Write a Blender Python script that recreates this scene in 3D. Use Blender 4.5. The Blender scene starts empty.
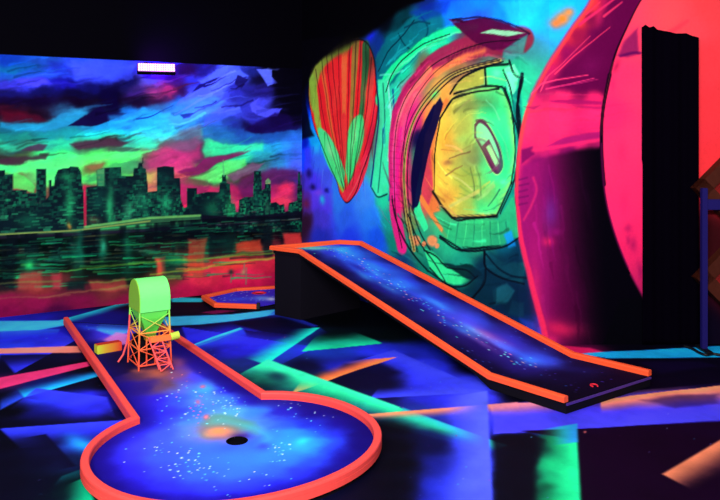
import bpy, bmesh, math, random
import numpy as np
from mathutils import Vector, Matrix
from mathutils.geometry import tessellate_polygon

S = bpy.context.scene
COL = S.collection
F, HZ, EYE = 770.0, 134.0, 1.67          # focal length in pixels, horizon row, eye height (metres)
rng = random.Random(7)

# ------------------------------------------------------------------ survey: photo measurement -> place
def flr(px, py, z=0.0):
    d = F * (EYE - z) / (py - HZ)
    return ((px - 360) / F * d, d)

C0 = np.array([-0.646, 8.57])            # corner of skyline wall and spray-painted wall
CL = np.array([-4.60, 6.22])             # far left end of the skyline wall
C1 = np.array([1.258, 6.094])            # corner of spray-painted wall and doorway wall
C2 = np.array([3.70, 6.134])             # right end of the doorway wall
LB = float(np.linalg.norm(C0 - CL)); LR = float(np.linalg.norm(C1 - C0)); LF = float(np.linalg.norm(C2 - C1))

def hit(px, A, B):
    k = (px - 360) / F
    D = B - A
    t = (k * A[1] - A[0]) / (D[0] - k * D[1])
    p = A + D * t
    return t * float(np.linalg.norm(D)), p[1]

def on_back(px, py):
    s, d = hit(px, CL, C0)
    return (s, EYE - (py - HZ) * d / F)

def on_right(px, py):                    # runs on round the corner on to the doorway wall
    if px <= 519:
        s, d = hit(px, C0, C1)
    else:
        s, d = hit(px, C1, C2); s += LR
    return (s, EYE - (py - HZ) * d / F)

# ------------------------------------------------------------------ painting pigments on dense meshes
def hsh(ix, iy, seed):
    h = (ix.astype(np.int64) * 374761393 + iy.astype(np.int64) * 668265263 + seed * 144665) & 0xffffffff
    h = ((h ^ (h >> 13)) * 1274126177) & 0xffffffff
    return ((h ^ (h >> 16)) & 0xffff) / 65535.0

def vnoise(x, y, seed):
    ix, iy = np.floor(x), np.floor(y)
    fx, fy = x - ix, y - iy
    fx = fx * fx * (3 - 2 * fx); fy = fy * fy * (3 - 2 * fy)
    a, b = hsh(ix, iy, seed), hsh(ix + 1, iy, seed)
    c, d = hsh(ix, iy + 1, seed), hsh(ix + 1, iy + 1, seed)
    return (a + (b - a) * fx) * (1 - fy) + (c + (d - c) * fx) * fy

def fbm(x, y, f, seed, n=4):
    t = 0; amp = .5; tot = 0
    for i in range(n):
        t = t + vnoise(x * f, y * f, seed + i * 17) * amp; tot += amp; f *= 2.1; amp *= .55
    return t / tot

def smooth(t):
    t = np.clip(t, 0, 1)
    return t * t * (3 - 2 * t)

def lin(c):
    c = np.clip(np.asarray(c, float) / 255.0, 0, 1)
    return np.where(c <= .04045, c / 12.92, ((c + .055) / 1.055) ** 2.4)

class Paint:
    def __init__(s, P, tr, k, base=(10, 8, 20), seed=1, wf=3.0):
        s.P = np.asarray(P, float); s.tr = tr; s.k = k; s.seed = seed
        s.C = np.tile(np.array(base, float), (len(s.P), 1))
        x, y = s.P[:, 0], s.P[:, 1]
        s.W = np.stack([fbm(x, y, wf, seed, 5) - .5, fbm(x, y, wf, seed + 91, 5) - .5], 1) * 2
    def q(s, warp):
        return s.P + s.W * (warp * s.k) if warp else s.P
    def mix(s, idx, col, a):
        a = np.asarray(a)[:, None]
        s.C[idx] = s.C[idx] * (1 - a) + np.asarray(col, float) * a
    def field(s, pts, eps=10, warp=0, power=2.0, ax=1.0):
        Q = s.q(warp); e2 = (eps * s.k) ** 2
        num = np.zeros_like(s.C); den = np.zeros(len(Q))
        for (x, y, c) in pts:
            p = s.tr(x, y)
            w = 1.0 / ((ax * (Q[:, 0] - p[0])) ** 2 + (Q[:, 1] - p[1]) ** 2 + e2) ** power
            num += w[:, None] * np.array(c, float); den += w
        return num / den[:, None]
    def box(s, T, m):
        lo, hi = T.min(0) - m, T.max(0) + m
        return np.nonzero((s.P[:, 0] > lo[0]) & (s.P[:, 0] < hi[0]) & (s.P[:, 1] > lo[1]) & (s.P[:, 1] < hi[1]))[0]
    def sd(s, T, Q):
        d = np.full(len(Q), 1e9); ins = np.zeros(len(Q), bool)
        n = len(T)
        for i in range(n):
            a, b = T[i], T[(i + 1) % n]; e = b - a; w = Q - a
            t = np.clip((w @ e) / max(e @ e, 1e-12), 0, 1)
            v = w - t[:, None] * e
            d = np.minimum(d, (v * v).sum(1))
            c = ((a[1] > Q[:, 1]) != (b[1] > Q[:, 1]))
            with np.errstate(divide='ignore', invalid='ignore'):
                xx = a[0] + (Q[:, 1] - a[1]) * (e[0]) / (e[1] if e[1] != 0 else 1e-12)
            ins ^= c & (Q[:, 0] < xx)
        d = np.sqrt(d)
        return np.where(ins, -d, d)
    def poly(s, pts, col, soft=1.5, a=1.0, warp=0, grad=None, rough=0):
        T = np.array([s.tr(*p) for p in pts]); sf = max(soft, .3) * s.k
        idx = s.box(T, sf + abs(warp) * s.k + rough * s.k)
        if not len(idx): return idx
        Q = s.q(warp)[idx]
        d = s.sd(T, Q)
        if rough: d = d + (fbm(s.P[idx, 0], s.P[idx, 1], .12 / s.k, s.seed + 5, 3) - .5) * 2 * rough * s.k
        al = smooth((sf * .5 - d) / sf) * a
        c = np.array(col, float)
        if grad:
            A, B = np.array(s.tr(*grad[0])), np.array(s.tr(*grad[1])); e = B - A
            t = smooth(((Q - A) @ e) / (e @ e))[:, None]
            c = c * (1 - t) + np.array(grad[2], float) * t
            if len(grad) > 3: al = al * (1 - t[:, 0] * (1 - grad[3]))
        s.mix(idx, c, al)
        return idx
    def stroke(s, pts, w, col, soft=1.2, a=1.0, warp=0, w2=None, col2=None):
        T = np.array([s.tr(*p) for p in pts]); sf = max(soft, .3) * s.k
        w2 = w if w2 is None else w2
        idx = s.box(T, sf + max(w, w2) * s.k + abs(warp) * s.k)
        if not len(idx): return
        Q = s.q(warp)[idx]
        best = np.full(len(Q), 1e9); tt = np.zeros(len(Q))
        seg = np.linalg.norm(T[1:] - T[:-1], axis=1); L = seg.sum(); acc = 0
        for i in range(len(T) - 1):
            e = T[i + 1] - T[i]; v = Q - T[i]
            t = np.clip((v @ e) / max(e @ e, 1e-12), 0, 1)
            d = np.linalg.norm(v - t[:, None] * e, axis=1)
            u = (acc + t * seg[i]) / L
            hw = (w + (w2 - w) * u) * .5 * s.k
            m = (d - hw) < best
            best = np.where(m, d - hw, best); tt = np.where(m, u, tt); acc += seg[i]
        c = np.array(col, float)
        if col2 is not None: c = c * (1 - tt[:, None]) + np.array(col2, float) * tt[:, None]
        s.mix(idx, c, smooth((sf * .5 - best) / sf) * a)
    def ray(s, A, B, fA, fB, col, a=.95, soft=2.0, warp=0, pw=1.0, end=0.0):
        """sprayed ray: masked sharp along A-B, sprayed out towards fA-fB"""
        T = np.array([s.tr(*q) for q in (A, B, fB, fA)]); sf = soft * s.k
        idx = s.box(T, sf + abs(warp) * s.k)
        if not len(idx): return
        Q = s.q(warp)[idx]; d = s.sd(T, Q)
        e = T[1] - T[0]; n = np.array([-e[1], e[0]]) / np.linalg.norm(e)
        if n @ (T[3] - T[0]) < 0: n = -n
        u = np.clip(((Q - T[0]) @ e) / (e @ e), 0, 1)
        w = ((T[3] - T[0]) @ n) * (1 - u) + ((T[2] - T[1]) @ n) * u
        t = np.clip(((Q - T[0]) @ n) / np.maximum(w, 1e-4), 0, 1)
        cl = fbm(s.P[idx, 0], s.P[idx, 1], 4.5, s.seed + 13, 4)
        t = np.clip(t * (.75 + .5 * cl), 0, 1)
        al = smooth((sf * .5 - d) / sf) * a * (end + (1 - end) * (1 - smooth(t) ** pw))
        s.mix(idx, col, al)
    def vivid(s, g=.28, gain=1.16, sat=1.12):
        m = s.C.mean(1, keepdims=True)
        s.C = np.clip(m + (s.C - m) * sat, 0, 255)
        v = s.C.max(1, keepdims=True) / 255.0
        s.C = np.clip(s.C * np.clip(v, .01, 1) ** g * gain, 0, 255)
    def daub(s, n, x0, x1, y0, y1, flow, seed, w=(1, 4), ln=(12, 36), a=.5, lo=.55, hi=1.35):
        """brush strokes in lighter and darker mixes of the pigment already there"""
        r = random.Random(seed); tree = s.P
        for i in range(n):
            x, y = r.uniform(x0, x1), r.uniform(y0, y1)
            c = np.array(s.tr(x, y)); j = int(((tree - c) ** 2).sum(1).argmin())
            col = np.clip(s.C[j] * r.uniform(lo, hi) + r.uniform(-8, 8), 0, 255)
            L = r.uniform(*ln); pts = [(x, y)]
            for k in range(4):
                dx, dy = flow(*pts[-1]); pts.append((pts[-1][0] + dx * L / 4, pts[-1][1] + dy * L / 4))
            s.stroke(pts, r.uniform(*w), col, r.uniform(1, 2.5), a * r.uniform(.5, 1.2) if a < .8 else a, 5, .4)
    def deepen(s, g):
        m = s.C.max(1, keepdims=True) / 255.0
        s.C = s.C * np.clip(m, .02, 1) ** g
    def blob(s, x, y, rx, ry, col, a=1.0, ang=0, warp=0, hard=0):
        c = np.array(s.tr(x, y)); ca, sa = math.cos(math.radians(ang)), math.sin(math.radians(ang))
        u = np.array(s.tr(x + rx * ca, y + rx * sa)) - c; v = np.array(s.tr(x - ry * sa, y + ry * ca)) - c
        M = np.linalg.inv(np.array([u, v]).T)
        r = 2.6 * (np.linalg.norm(u) + np.linalg.norm(v))
        idx = s.box(np.array([c]), r)
        if not len(idx): return
        L = (s.q(warp)[idx] - c) @ M.T
        d = np.sqrt((L * L).sum(1))
        al = smooth((1 - d) / max(1 - hard, .02)) if hard else np.exp(-d * d * 1.3)
        s.mix(idx, col, al * a)

def curve(pts, n=6):
    """smooth curve through the points (Catmull-Rom)"""
    P = [np.array(p, float) for p in pts]; P = [2 * P[0] - P[1]] + P + [2 * P[-1] - P[-2]]
    out = []
    for i in range(1, len(P) - 2):
        for j in range(n):
            t = j / n
            out.append(tuple(.5 * (2 * P[i] + (P[i + 1] - P[i - 1]) * t + (2 * P[i - 1] - 5 * P[i] + 4 * P[i + 1] - P[i + 2]) * t * t
                       + (3 * P[i] - P[i - 1] - 3 * P[i + 1] + P[i + 2]) * t ** 3)))
    out.append(tuple(P[-2])); return out

# ------------------------------------------------------------------ materials
def mat(name, col, rough=.6, spec=.2, emit=None, es=0, noise=.06, scale=40):
    m = bpy.data.materials.new(name); m.use_nodes = True
    nt = m.node_tree; b = nt.nodes['Principled BSDF']
    c = lin(col)
    b.inputs['Roughness'].default_value = rough; b.inputs['Specular IOR Level'].default_value = spec
    tc = nt.nodes.new('ShaderNodeTexCoord'); n = nt.nodes.new('ShaderNodeTexNoise'); n.inputs['Scale'].default_value = scale
    nt.links.new(tc.outputs['Object'], n.inputs['Vector'])
    mx = nt.nodes.new('ShaderNodeMix'); mx.data_type = 'RGBA'
    mx.inputs[6].default_value = (*[v * (1 - noise) for v in c], 1); mx.inputs[7].default_value = (*[min(1, v * (1 + noise)) for v in c], 1)
    nt.links.new(n.outputs['Fac'], mx.inputs[0]); nt.links.new(mx.outputs[2], b.inputs['Base Color'])
    if emit is not None:
        b.inputs['Emission Color'].default_value = (*emit, 1); b.inputs['Emission Strength'].default_value = es
    return m

def mat_paint(name, rough=.75, spec=.08, grain=.1, scale=60, bump=.0):
    m = bpy.data.materials.new(name); m.use_nodes = True
    nt = m.node_tree; b = nt.nodes['Principled BSDF']
    b.inputs['Roughness'].default_value = rough; b.inputs['Specular IOR Level'].default_value = spec
    at = nt.nodes.new('ShaderNodeAttribute'); at.attribute_name = 'pigment'
    tc = nt.nodes.new('ShaderNodeTexCoord'); n = nt.nodes.new('ShaderNodeTexNoise')
    n.inputs['Scale'].default_value = scale; n.inputs['Detail'].default_value = 4
    nt.links.new(tc.outputs['Object'], n.inputs['Vector'])
    mr = nt.nodes.new('ShaderNodeMapRange'); mr.inputs['To Min'].default_value = 1 - grain; mr.inputs['To Max'].default_value = 1 + grain
    nt.links.new(n.outputs['Fac'], mr.inputs['Value'])
    vm = nt.nodes.new('ShaderNodeVectorMath'); vm.operation = 'SCALE'
    nt.links.new(at.outputs['Color'], vm.inputs[0]); nt.links.new(mr.outputs['Result'], vm.inputs['Scale'])
    nt.links.new(vm.outputs['Vector'], b.inputs['Base Color'])
    return m

def mat_fade(name, stops, axis=2, lo=0, hi=1):
    """spray fade along an axis of the object"""
    m = bpy.data.materials.new(name); m.use_nodes = True
    nt = m.node_tree; b = nt.nodes['Principled BSDF']; b.inputs['Roughness'].default_value = .6; b.inputs['Specular IOR Level'].default_value = .15
    tc = nt.nodes.new('ShaderNodeTexCoord'); sp = nt.nodes.new('ShaderNodeSeparateXYZ'); mr = nt.nodes.new('ShaderNodeMapRange'); cr = nt.nodes.new('ShaderNodeValToRGB')
    nt.links.new(tc.outputs['Object'], sp.inputs[0]); nt.links.new(sp.outputs[axis], mr.inputs['Value'])
    mr.inputs['From Min'].default_value = lo; mr.inputs['From Max'].default_value = hi
    nt.links.new(mr.outputs['Result'], cr.inputs['Fac']); nt.links.new(cr.outputs['Color'], b.inputs['Base Color'])
    el = cr.color_ramp.elements
    for i, (p, c) in enumerate(stops):
        e = el[i] if i < 2 else el.new(p)
        e.position = p; e.color = (*lin(c), 1)
    return m

M_WALL = mat_paint('mural_paint', grain=.12, scale=45, spec=.015)
M_FLOOR = mat_paint('floor_paint', rough=.7, spec=.04, grain=.08, scale=70)
M_FELT = mat_paint('speckled_felt_paint', rough=.85, spec=.05, grain=.1, scale=120)
M_BLACK = mat('matt_black_paint', (17, 14, 22), .85, .03)
M_CEIL = mat('black_ceiling_paint', (5, 3, 9), .95, .01)
M_CLOTH = mat('black_cloth', (4, 2, 8), 1, .0)
M_RAIL = mat('fluorescent_coral_paint', (255, 78, 72), .55, .15)
M_RAILO = mat('fluorescent_orange_paint', (255, 88, 46), .55, .15)
M_RUBBER = mat('black_rubber', (10, 9, 14), .5, .3)
M_HOLE = mat('hole_black', (4, 3, 8), .9, .05)
M_RED = mat('red_paint', (235, 40, 60), .6, .15)
M_BLUE = mat('blue_painted_metal', (27, 20, 88), .5, .12)
M_BROWN = mat('stained_brown_wood', (70, 27, 16), .6, .12, noise=.3, scale=18)
M_REDW = mat('red_lacquer_wood', (135, 24, 22), .35, .4, noise=.4, scale=9)
M_GREEN = mat('fluorescent_green_paint', (120, 250, 120), .6, .12)
M_OLIVE = mat('fluorescent_olive_paint', (140, 200, 60), .6, .12)
M_PINK = mat('fluorescent_pink_paint', (245, 90, 90), .6, .12)
M_LIME = mat('fluorescent_yellow_green_paint', (190, 215, 70), .6, .12)
M_LEG = mat_fade('green_to_orange_spray_fade', [(0, (255, 90, 60)), (.55, (255, 130, 60)), (1, (150, 240, 90)), ], 2, .08, .36)
M_HOP = mat_fade('green_hopper_fade', [(0, (230, 150, 60)), (.4, (90, 220, 70)), (1, (110, 240, 90))], 2, .15, .38)
M_BLK = mat_fade('yellow_to_red_spray_fade', [(0, (200, 215, 60)), (.3, (215, 170, 50)), (1, (225, 60, 40))], 0, -.085, .085)
M_BTOP = mat('red_block_top_paint', (200, 44, 34), .6, .12)
M_HOUSE = mat('lamp_black_housing', (4, 3, 7), .7, .05)
M_LED = mat('ultraviolet_led', (230, 200, 255), .4, .2, (1.0, .5, 1.0), 2.2)
M_LENS = mat('violet_lens', (150, 60, 220), .3, .3, (1.0, .3, 1.0), 1.35)

# ------------------------------------------------------------------ mesh helpers
def link(name, me, parent=None, m=None):
    o = bpy.data.objects.new(name, me); COL.objects.link(o)
    if m: me.materials.append(m)
    if parent: o.parent = parent
    return o

def tag(o, label, cat, group=None):
    o['label'] = label; o['category'] = cat
    if group: o['group'] = group
    return o

def thing(name, label, cat, loc=(0, 0, 0), rz=0, group=None):
    o = bpy.data.objects.new(name, None); COL.objects.link(o); o.empty_display_size = .1
    o.location = loc; o.rotation_euler = (0, 0, rz)
    return tag(o, label, cat, group)

def bm_obj(name, bm, m, parent=None, smooth_=False):
    bmesh.ops.recalc_face_normals(bm, faces=bm.faces)
    me = bpy.data.meshes.new(name); bm.to_mesh(me); bm.free()
    if smooth_:
        for p in me.polygons: p.use_smooth = True
    return link(name, me, parent, m)

def grid_obj(name, V, nx, ny, rgb, m, keep=None, parent=None):
    """dense sheet (nx columns, ny rows) carrying its pigment"""
    i = np.arange((nx - 1) * (ny - 1)); r, c = i // (nx - 1), i % (nx - 1)
    a = r * nx + c
    fc = np.stack([a, a + 1, a + 1 + nx, a + nx], 1)
    V = np.asarray(V, float)
    if keep is not None:
        fc = fc[keep(V[fc].mean(1))]
        used = np.unique(fc); remap = np.full(len(V), -1); remap[used] = np.arange(len(used))
        fc = remap[fc]; V = V[used]; rgb = rgb[used]
    me = bpy.data.meshes.new(name)
    me.vertices.add(len(V)); me.vertices.foreach_set('co', V.astype(np.float32).ravel())
    me.loops.add(fc.size); me.loops.foreach_set('vertex_index', fc.astype(np.int32).ravel())
    me.polygons.add(len(fc)); me.polygons.foreach_set('loop_start', np.arange(0, fc.size, 4, dtype=np.int32))
    me.update(calc_edges=True)
    at = me.color_attributes.new('pigment', 'FLOAT_COLOR', 'POINT')
    at.data.foreach_set('color', np.c_[lin(rgb), np.ones(len(V))].astype(np.float32).ravel())
    me.validate()
    return link(name, me, parent, m)

def add_tube(bm, p0, p1, r, n=6, r1=None):
    p0, p1 = Vector(p0), Vector(p1); d = (p1 - p0)
    q = d.to_track_quat('Z', 'Y'); r1 = r if r1 is None else r1
    rings = []
    for p, rr in ((p0, r), (p1, r1)):
        rings.append([bm.verts.new(p + q @ Vector((rr * math.cos(2 * math.pi * k / n), rr * math.sin(2 * math.pi * k / n), 0))) for k in range(n)])
    for k in range(n):
        bm.faces.new((rings[0][k], rings[0][(k + 1) % n], rings[1][(k + 1) % n], rings[1][k]))
    bm.faces.new(rings[0][::-1]); bm.faces.new(rings[1])

def add_box(bm, c, sz, rot=None, bevel=0):
    R = rot or Matrix.Identity(3)
    vs = [bm.verts.new(Vector(c) + R @ Vector((sx * sz[0] / 2, sy * sz[1] / 2, s3 * sz[2] / 2))) for sx in (-1, 1) for sy in (-1, 1) for s3 in (-1, 1)]
    fs = [(0, 1, 3, 2), (4, 6, 7, 5), (0, 4, 5, 1), (2, 3, 7, 6), (0, 2, 6, 4), (1, 5, 7, 3)]
    nf = [bm.faces.new([vs[i] for i in f]) for f in fs]
    if bevel:
        es = list({e for f in nf for e in f.edges})
        bmesh.ops.bevel(bm, geom=es, offset=bevel, segments=2, affect='EDGES')

def add_prism(bm, outline, z0, z1):
    lo = [bm.verts.new((x, y, z0 if not callable(z0) else z0(x, y))) for x, y in outline]
    hi = [bm.verts.new((x, y, z1 if not callable(z1) else z1(x, y))) for x, y in outline]
    n = len(outline)
    for i in range(n): bm.faces.new((lo[i], lo[(i + 1) % n], hi[(i + 1) % n], hi[i]))
    for t in tessellate_polygon([[Vector((x, y, 0)) for x, y in outline]]):
        bm.faces.new([lo[i] for i in t]); bm.faces.new([hi[i] for i in t])

def sweep(path, i0, i1, w, h, closed=False):
    """board of width w and height h standing along part of a path of (x, y, z of its underside)"""
    bm = bmesh.new(); n = len(path); P = [Vector((p[0], p[1])) for p in path]
    c = min(w, h) * .22
    prof = [(-w / 2, 0), (w / 2, 0), (w / 2, h * .46), (w / 2 - .003, h * .48), (w / 2, h * .5), (w / 2, h - c), (w / 2 - c * .35, h - c * .3), (w / 2 - c, h),
            (-w / 2 + c, h), (-w / 2 + c * .35, h - c * .3), (-w / 2, h - c), (-w / 2, h * .5), (-w / 2 + .003, h * .48), (-w / 2, h * .46)]
    rings = []
    for i in range(i0, i1 + 1):
        a = P[(i - 1) % n] if (closed or i > 0) else None
        b = P[(i + 1) % n] if (closed or i < n - 1) else None
        p = P[i % n]
        d1 = (p - a).normalized() if a is not None else (b - p).normalized()
        d2 = (b - p).normalized() if b is not None else d1
        n1, n2 = Vector((-d1.y, d1.x)), Vector((-d2.y, d2.x))
        m = (n1 + n2).normalized(); m = m / max(.5, m.dot(n1))
        z = path[i % n][2]
        rings.append([bm.verts.new((p.x + m.x * u, p.y + m.y * u, z + v)) for u, v in prof])
    k = len(prof)
    for A, B in zip(rings[:-1], rings[1:]):
        for j in range(k): bm.faces.new((A[j], A[(j + 1) % k], B[(j + 1) % k], B[j]))
    bm.faces.new(rings[0]); bm.faces.new(rings[-1][::-1])
    return bm

def inside(P, poly):
    poly = np.asarray(poly, float); ins = np.zeros(len(P), bool); n = len(poly)
    for i in range(n):
        a, b = poly[i], poly[(i + 1) % n]
        c = (a[1] > P[:, 1]) != (b[1] > P[:, 1])
        ins ^= c & (P[:, 0] < a[0] + (P[:, 1] - a[1]) * (b[0] - a[0]) / (b[1] - a[1] + 1e-12))
    return ins

def structure(o):
    o['kind'] = 'structure'; return o

# ================================================================== skyline wall
SK = []          # colours of the painted sky (photo column, row, pigment)
for row in [
 (58, [(5,18,60,190),(40,30,90,215),(80,40,75,235),(110,45,70,245),(150,40,50,225),(185,38,12,85),(200,22,15,95),(232,68,92,245),(252,55,70,225),(280,8,6,28)]),
 (70, [(8,18,115,185),(28,20,95,190),(50,35,70,225),(80,60,80,245),(110,48,70,240),(150,45,55,220),(188,55,15,95),(205,35,30,140),(232,70,95,248),(252,35,45,160),(272,12,10,40),(295,5,4,18)]),
 (82, [(10,60,55,215),(30,55,65,245),(60,28,22,180),(90,22,20,130),(130,25,20,120),(150,110,110,235),(172,70,30,130),(195,50,55,190),(215,72,95,250),(238,62,80,235),(258,20,15,80),(285,8,6,30)]),
 (92, [(10,25,22,120),(40,22,20,120),(75,18,10,85),(110,15,6,70),(140,70,40,160),(155,190,70,140),(166,230,50,100),(180,60,20,100),(195,60,80,220),(218,74,98,252),(240,45,45,190),(258,40,30,150),(285,12,8,50)]),
 (102,[(10,28,8,80),(40,30,6,76),(75,30,4,62),(110,26,2,58),(140,40,8,70),(160,90,30,95),(176,45,70,190),(195,62,110,245),(220,75,98,250),(240,50,55,200),(262,68,75,235),(285,12,6,45)]),
 (114,[(8,90,10,48),(25,96,12,48),(45,50,8,52),(60,40,100,150),(78,45,160,205),(92,22,14,85),(108,24,16,90),(130,28,120,215),(155,40,165,240),(172,70,205,250),(192,70,125,245),(215,80,110,250),(235,58,70,215),(258,50,50,190),(280,16,8,60),(296,14,8,55)]),
 (126,[(6,28,150,170),(22,30,130,165),(40,35,165,195),(62,35,165,195),(80,38,165,205),(100,30,150,215),(125,35,150,228),(150,40,170,235),(170,60,190,240),(190,48,145,225),(210,45,95,200),(232,38,55,170),(255,28,12,95),(280,26,10,85),(298,28,30,120)]),
 (136,[(6,30,160,150),(25,34,170,150),(45,42,205,165),(70,45,210,170),(95,48,205,175),(120,50,205,195),(145,60,205,210),(168,75,205,195),(186,70,140,170),(205,60,170,190),(225,45,150,190),(250,36,110,190),(275,34,95,195),(296,40,130,225)]),
 (146,[(8,60,140,110),(25,80,110,100),(42,75,190,140),(62,70,215,130),(85,90,130,95),(108,95,95,90),(128,85,190,125),(150,75,215,140),(166,130,130,110),(182,130,95,125),(198,120,85,110),(214,60,225,135),(235,55,220,165),(258,40,185,215),(282,42,165,230),(298,60,120,225)]),
 (156,[(8,95,60,70),(22,95,130,80),(42,85,235,105),(65,100,245,95),(95,112,225,85),(120,112,245,90),(138,100,215,90),(152,150,110,100),(165,205,75,120),(180,215,60,130),(200,150,50,110),(218,75,230,110),(240,70,215,130),(262,50,190,200),(285,45,150,215),(298,75,100,205)]),
 (166,[(8,90,230,100),(25,110,235,95),(50,105,245,95),(75,120,240,90),(92,150,130,75),(112,115,240,85),(135,115,220,90),(152,195,90,110),(170,225,60,125),(188,195,55,115),(205,120,170,100),(222,95,235,100),(240,75,205,120),(258,70,150,150),(282,50,140,195),(298,80,80,195)]),
 (178,[(5,120,150,80),(24,150,110,75),(35,125,190,85),(60,115,240,90),(90,115,230,85),(125,125,215,80),(150,190,180,90),(165,200,120,95),(182,215,75,95),(200,160,150,85),(215,110,215,90),(232,100,140,100),(248,125,60,95),(262,120,50,105),(282,100,60,130),(298,80,60,170)]),
 (190,[(15,180,70,75),(40,150,90,75),(85,205,50,85),(150,215,120,95),(185,235,45,100),(205,205,45,95),(232,200,40,100),(250,150,30,95),(270,180,40,100),(288,235,48,85),(300,110,50,140)]),
 (204,[(15,150,50,70),(85,190,35,75),(185,235,45,90),(210,215,40,95),(238,230,50,95),(262,210,45,90),(286,245,60,85),(300,120,50,110)]),
 (222,[(15,70,60,60),(85,150,60,60),(150,120,70,60),(200,120,40,70),(240,190,40,80),(286,225,55,80),(300,70,30,70)])]:
    y, cs = row
    for c in cs:
        r_, g_, b_ = c[1:]
        SK.append((c[0], y, (r_ * .68, g_, b_ * 1.18) if g_ > 180 and g_ > b_ else c[1:]))
WATER = []
for row in [
 (236,[(5,15,40,40),(40,20,55,50),(80,25,60,55),(120,25,60,50),(170,25,50,45),(210,20,25,40),(255,30,30,40),(290,40,20,50)]),
 (250,[(5,10,25,30),(40,12,40,38),(80,15,50,45),(120,14,45,40),(160,90,50,50),(195,120,50,45),(240,100,60,45),(270,140,50,60),(296,150,40,70)]),
 (264,[(5,12,30,32),(28,30,90,60),(60,30,55,48),(100,20,60,48),(140,25,65,50),(165,70,90,55),(190,200,70,55),(235,215,65,60),(275,205,45,70),(296,190,35,80)]),
 (278,[(5,20,35,35),(30,150,75,60),(58,140,60,60),(80,40,60,50),(120,30,70,55),(165,130,80,60),(200,205,50,75),(240,205,38,80),(285,185,30,80)]),
 (290,[(5,120,60,60),(40,160,60,60),(80,130,45,65),(110,150,60,65),(150,170,60,65),(190,185,30,75),(240,190,28,78),(285,170,25,75)]),
 (302,[(5,165,30,80),(40,160,28,82),(80,150,28,80),(120,160,30,80),(160,165,28,78),(200,165,22,72),(285,140,20,70)]),
 (314,[(5,150,22,80),(60,110,20,90),(140,140,22,78)])]:
    y, cs = row
    for c in cs: WATER.append((c[0], y, c[1:]))

S0 = .80; ZT = 3.3
nx, nz = 452, 330
ss = np.r_[np.linspace(0, S0, 32)[:-1], np.linspace(S0, LB, nx - 31)]
zz = np.r_[np.linspace(0, 2.46, nz - 12), np.linspace(2.48, ZT, 12)]
G = np.stack(np.meshgrid(ss, zz), -1).reshape(-1, 2)
p = Paint(G, on_back, .0103, seed=3, wf=3.2)
fs = p.field(SK, 5, warp=9, power=2.6, ax=.5); fw = p.field(WATER, 6, warp=4, power=2.4, ax=.6)
shore = [on_back(0, 235), on_back(75, 231.5), on_back(150, 223), on_back(200, 219), on_back(302, 215)]
zs = np.interp(G[:, 0], [a[0] for a in shore], [a[1] for a in shore])
p.C = np.where((G[:, 1] > zs)[:, None], fs, fw)
p.deepen(.28)
# brushed clouds: blue scraps, dark wedges, pale swooshes
br = fbm(G[:, 0] * .55, G[:, 1] * 1.7 + G[:, 0] * -.35, 4.5, 77, 5)
sky = G[:, 1] > zs
amt = smooth((br - .52) / .12) * .22 * sky; p.C = p.C * (1 - amt[:, None]) + np.array([30, 30, 95.]) * amt[:, None]
amt = smooth((.42 - br) / .1) * .2 * sky; p.C = np.clip(p.C * (1 + .5 * amt[:, None]), 0, 255)
p.poly([(0,70),(14,73),(30,69),(40,73),(56,72),(64,69),(70,75),(50,79),(30,78),(12,76),(0,79)], (35,80,215), 3, .55, 5)
p.poly([(14,78),(28,77),(45,80),(50,84),(35,87),(20,84)], (72,66,255), 4, .75, 4)
p.poly([(46,60),(62,63),(70,68),(72,78),(60,80),(52,74)], (26,40,170), 5, .5, 5)
p.poly([(70,60),(118,62),(135,66),(133,80),(100,80),(76,80),(72,70)], (60,78,252), 5, .55, 6)
p.poly([(0,112),(20,112),(42,115),(48,121),(20,122),(0,121)], (112,12,44), 4, .6, 4)
p.poly([(0,122),(30,123),(50,122),(62,114),(86,113),(70,127),(48,131),(20,130),(0,127)], (38,150,205), 2.5, .6, 4)
p.poly([(68,127),(84,116),(100,106),(106,113),(126,114),(108,122),(92,126)], (20,8,72), 1.5, .95, 3)
p.poly([(100,84),(118,83),(118,112),(104,108),(98,100)], (12,4,66), 6, .8, 4)
p.poly([(108,116),(128,114),(150,106),(172,100),(186,99),(188,124),(150,130),(110,124)], (40,160,236), 5, .55, 4)
p.stroke(curve([(137,119),(150,117),(163,110),(173,105)]), 1.6, (18,60,170), 1.2, .9, 1, .6)
p.stroke(curve([(0,142),(20,147),(46,143),(70,143),(95,139),(120,137),(150,140)]), 5, (46,225,165), 4, .55, 5)
p.poly([(70,144),(84,141),(106,140),(128,142),(120,147),(95,148),(78,149)], (92,52,78), 3, .85, 3)
p.poly([(22,150),(38,144),(47,145),(42,151),(30,153)], (88,58,92), 2.5, .85, 3)
p.poly([(0,157),(14,155),(32,158),(48,153),(46,159),(20,164),(0,163)], (84,52,74), 3, .8, 4)
p.poly([(108,149),(128,147),(142,149),(138,151),(118,152)], (70,110,95), 2, .8, 2)
p.poly([(86,166),(95,161),(104,163),(102,168),(92,170)], (150,110,70), 3, .8, 2)
p.poly([(30,166),(60,158),(110,153),(140,152),(144,157),(100,163),(60,167),(45,170)], (84,250,112), 4, .55, 4)
p.poly([(14,172),(26,176),(37,186),(35,193),(24,190),(13,188)], (80,215,95), 2, .8, 2)
p.daub(150, -20, 300, 62, 165, lambda x, y: (.97, -.22 + .12 * math.sin(x * .03)), 31)
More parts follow.
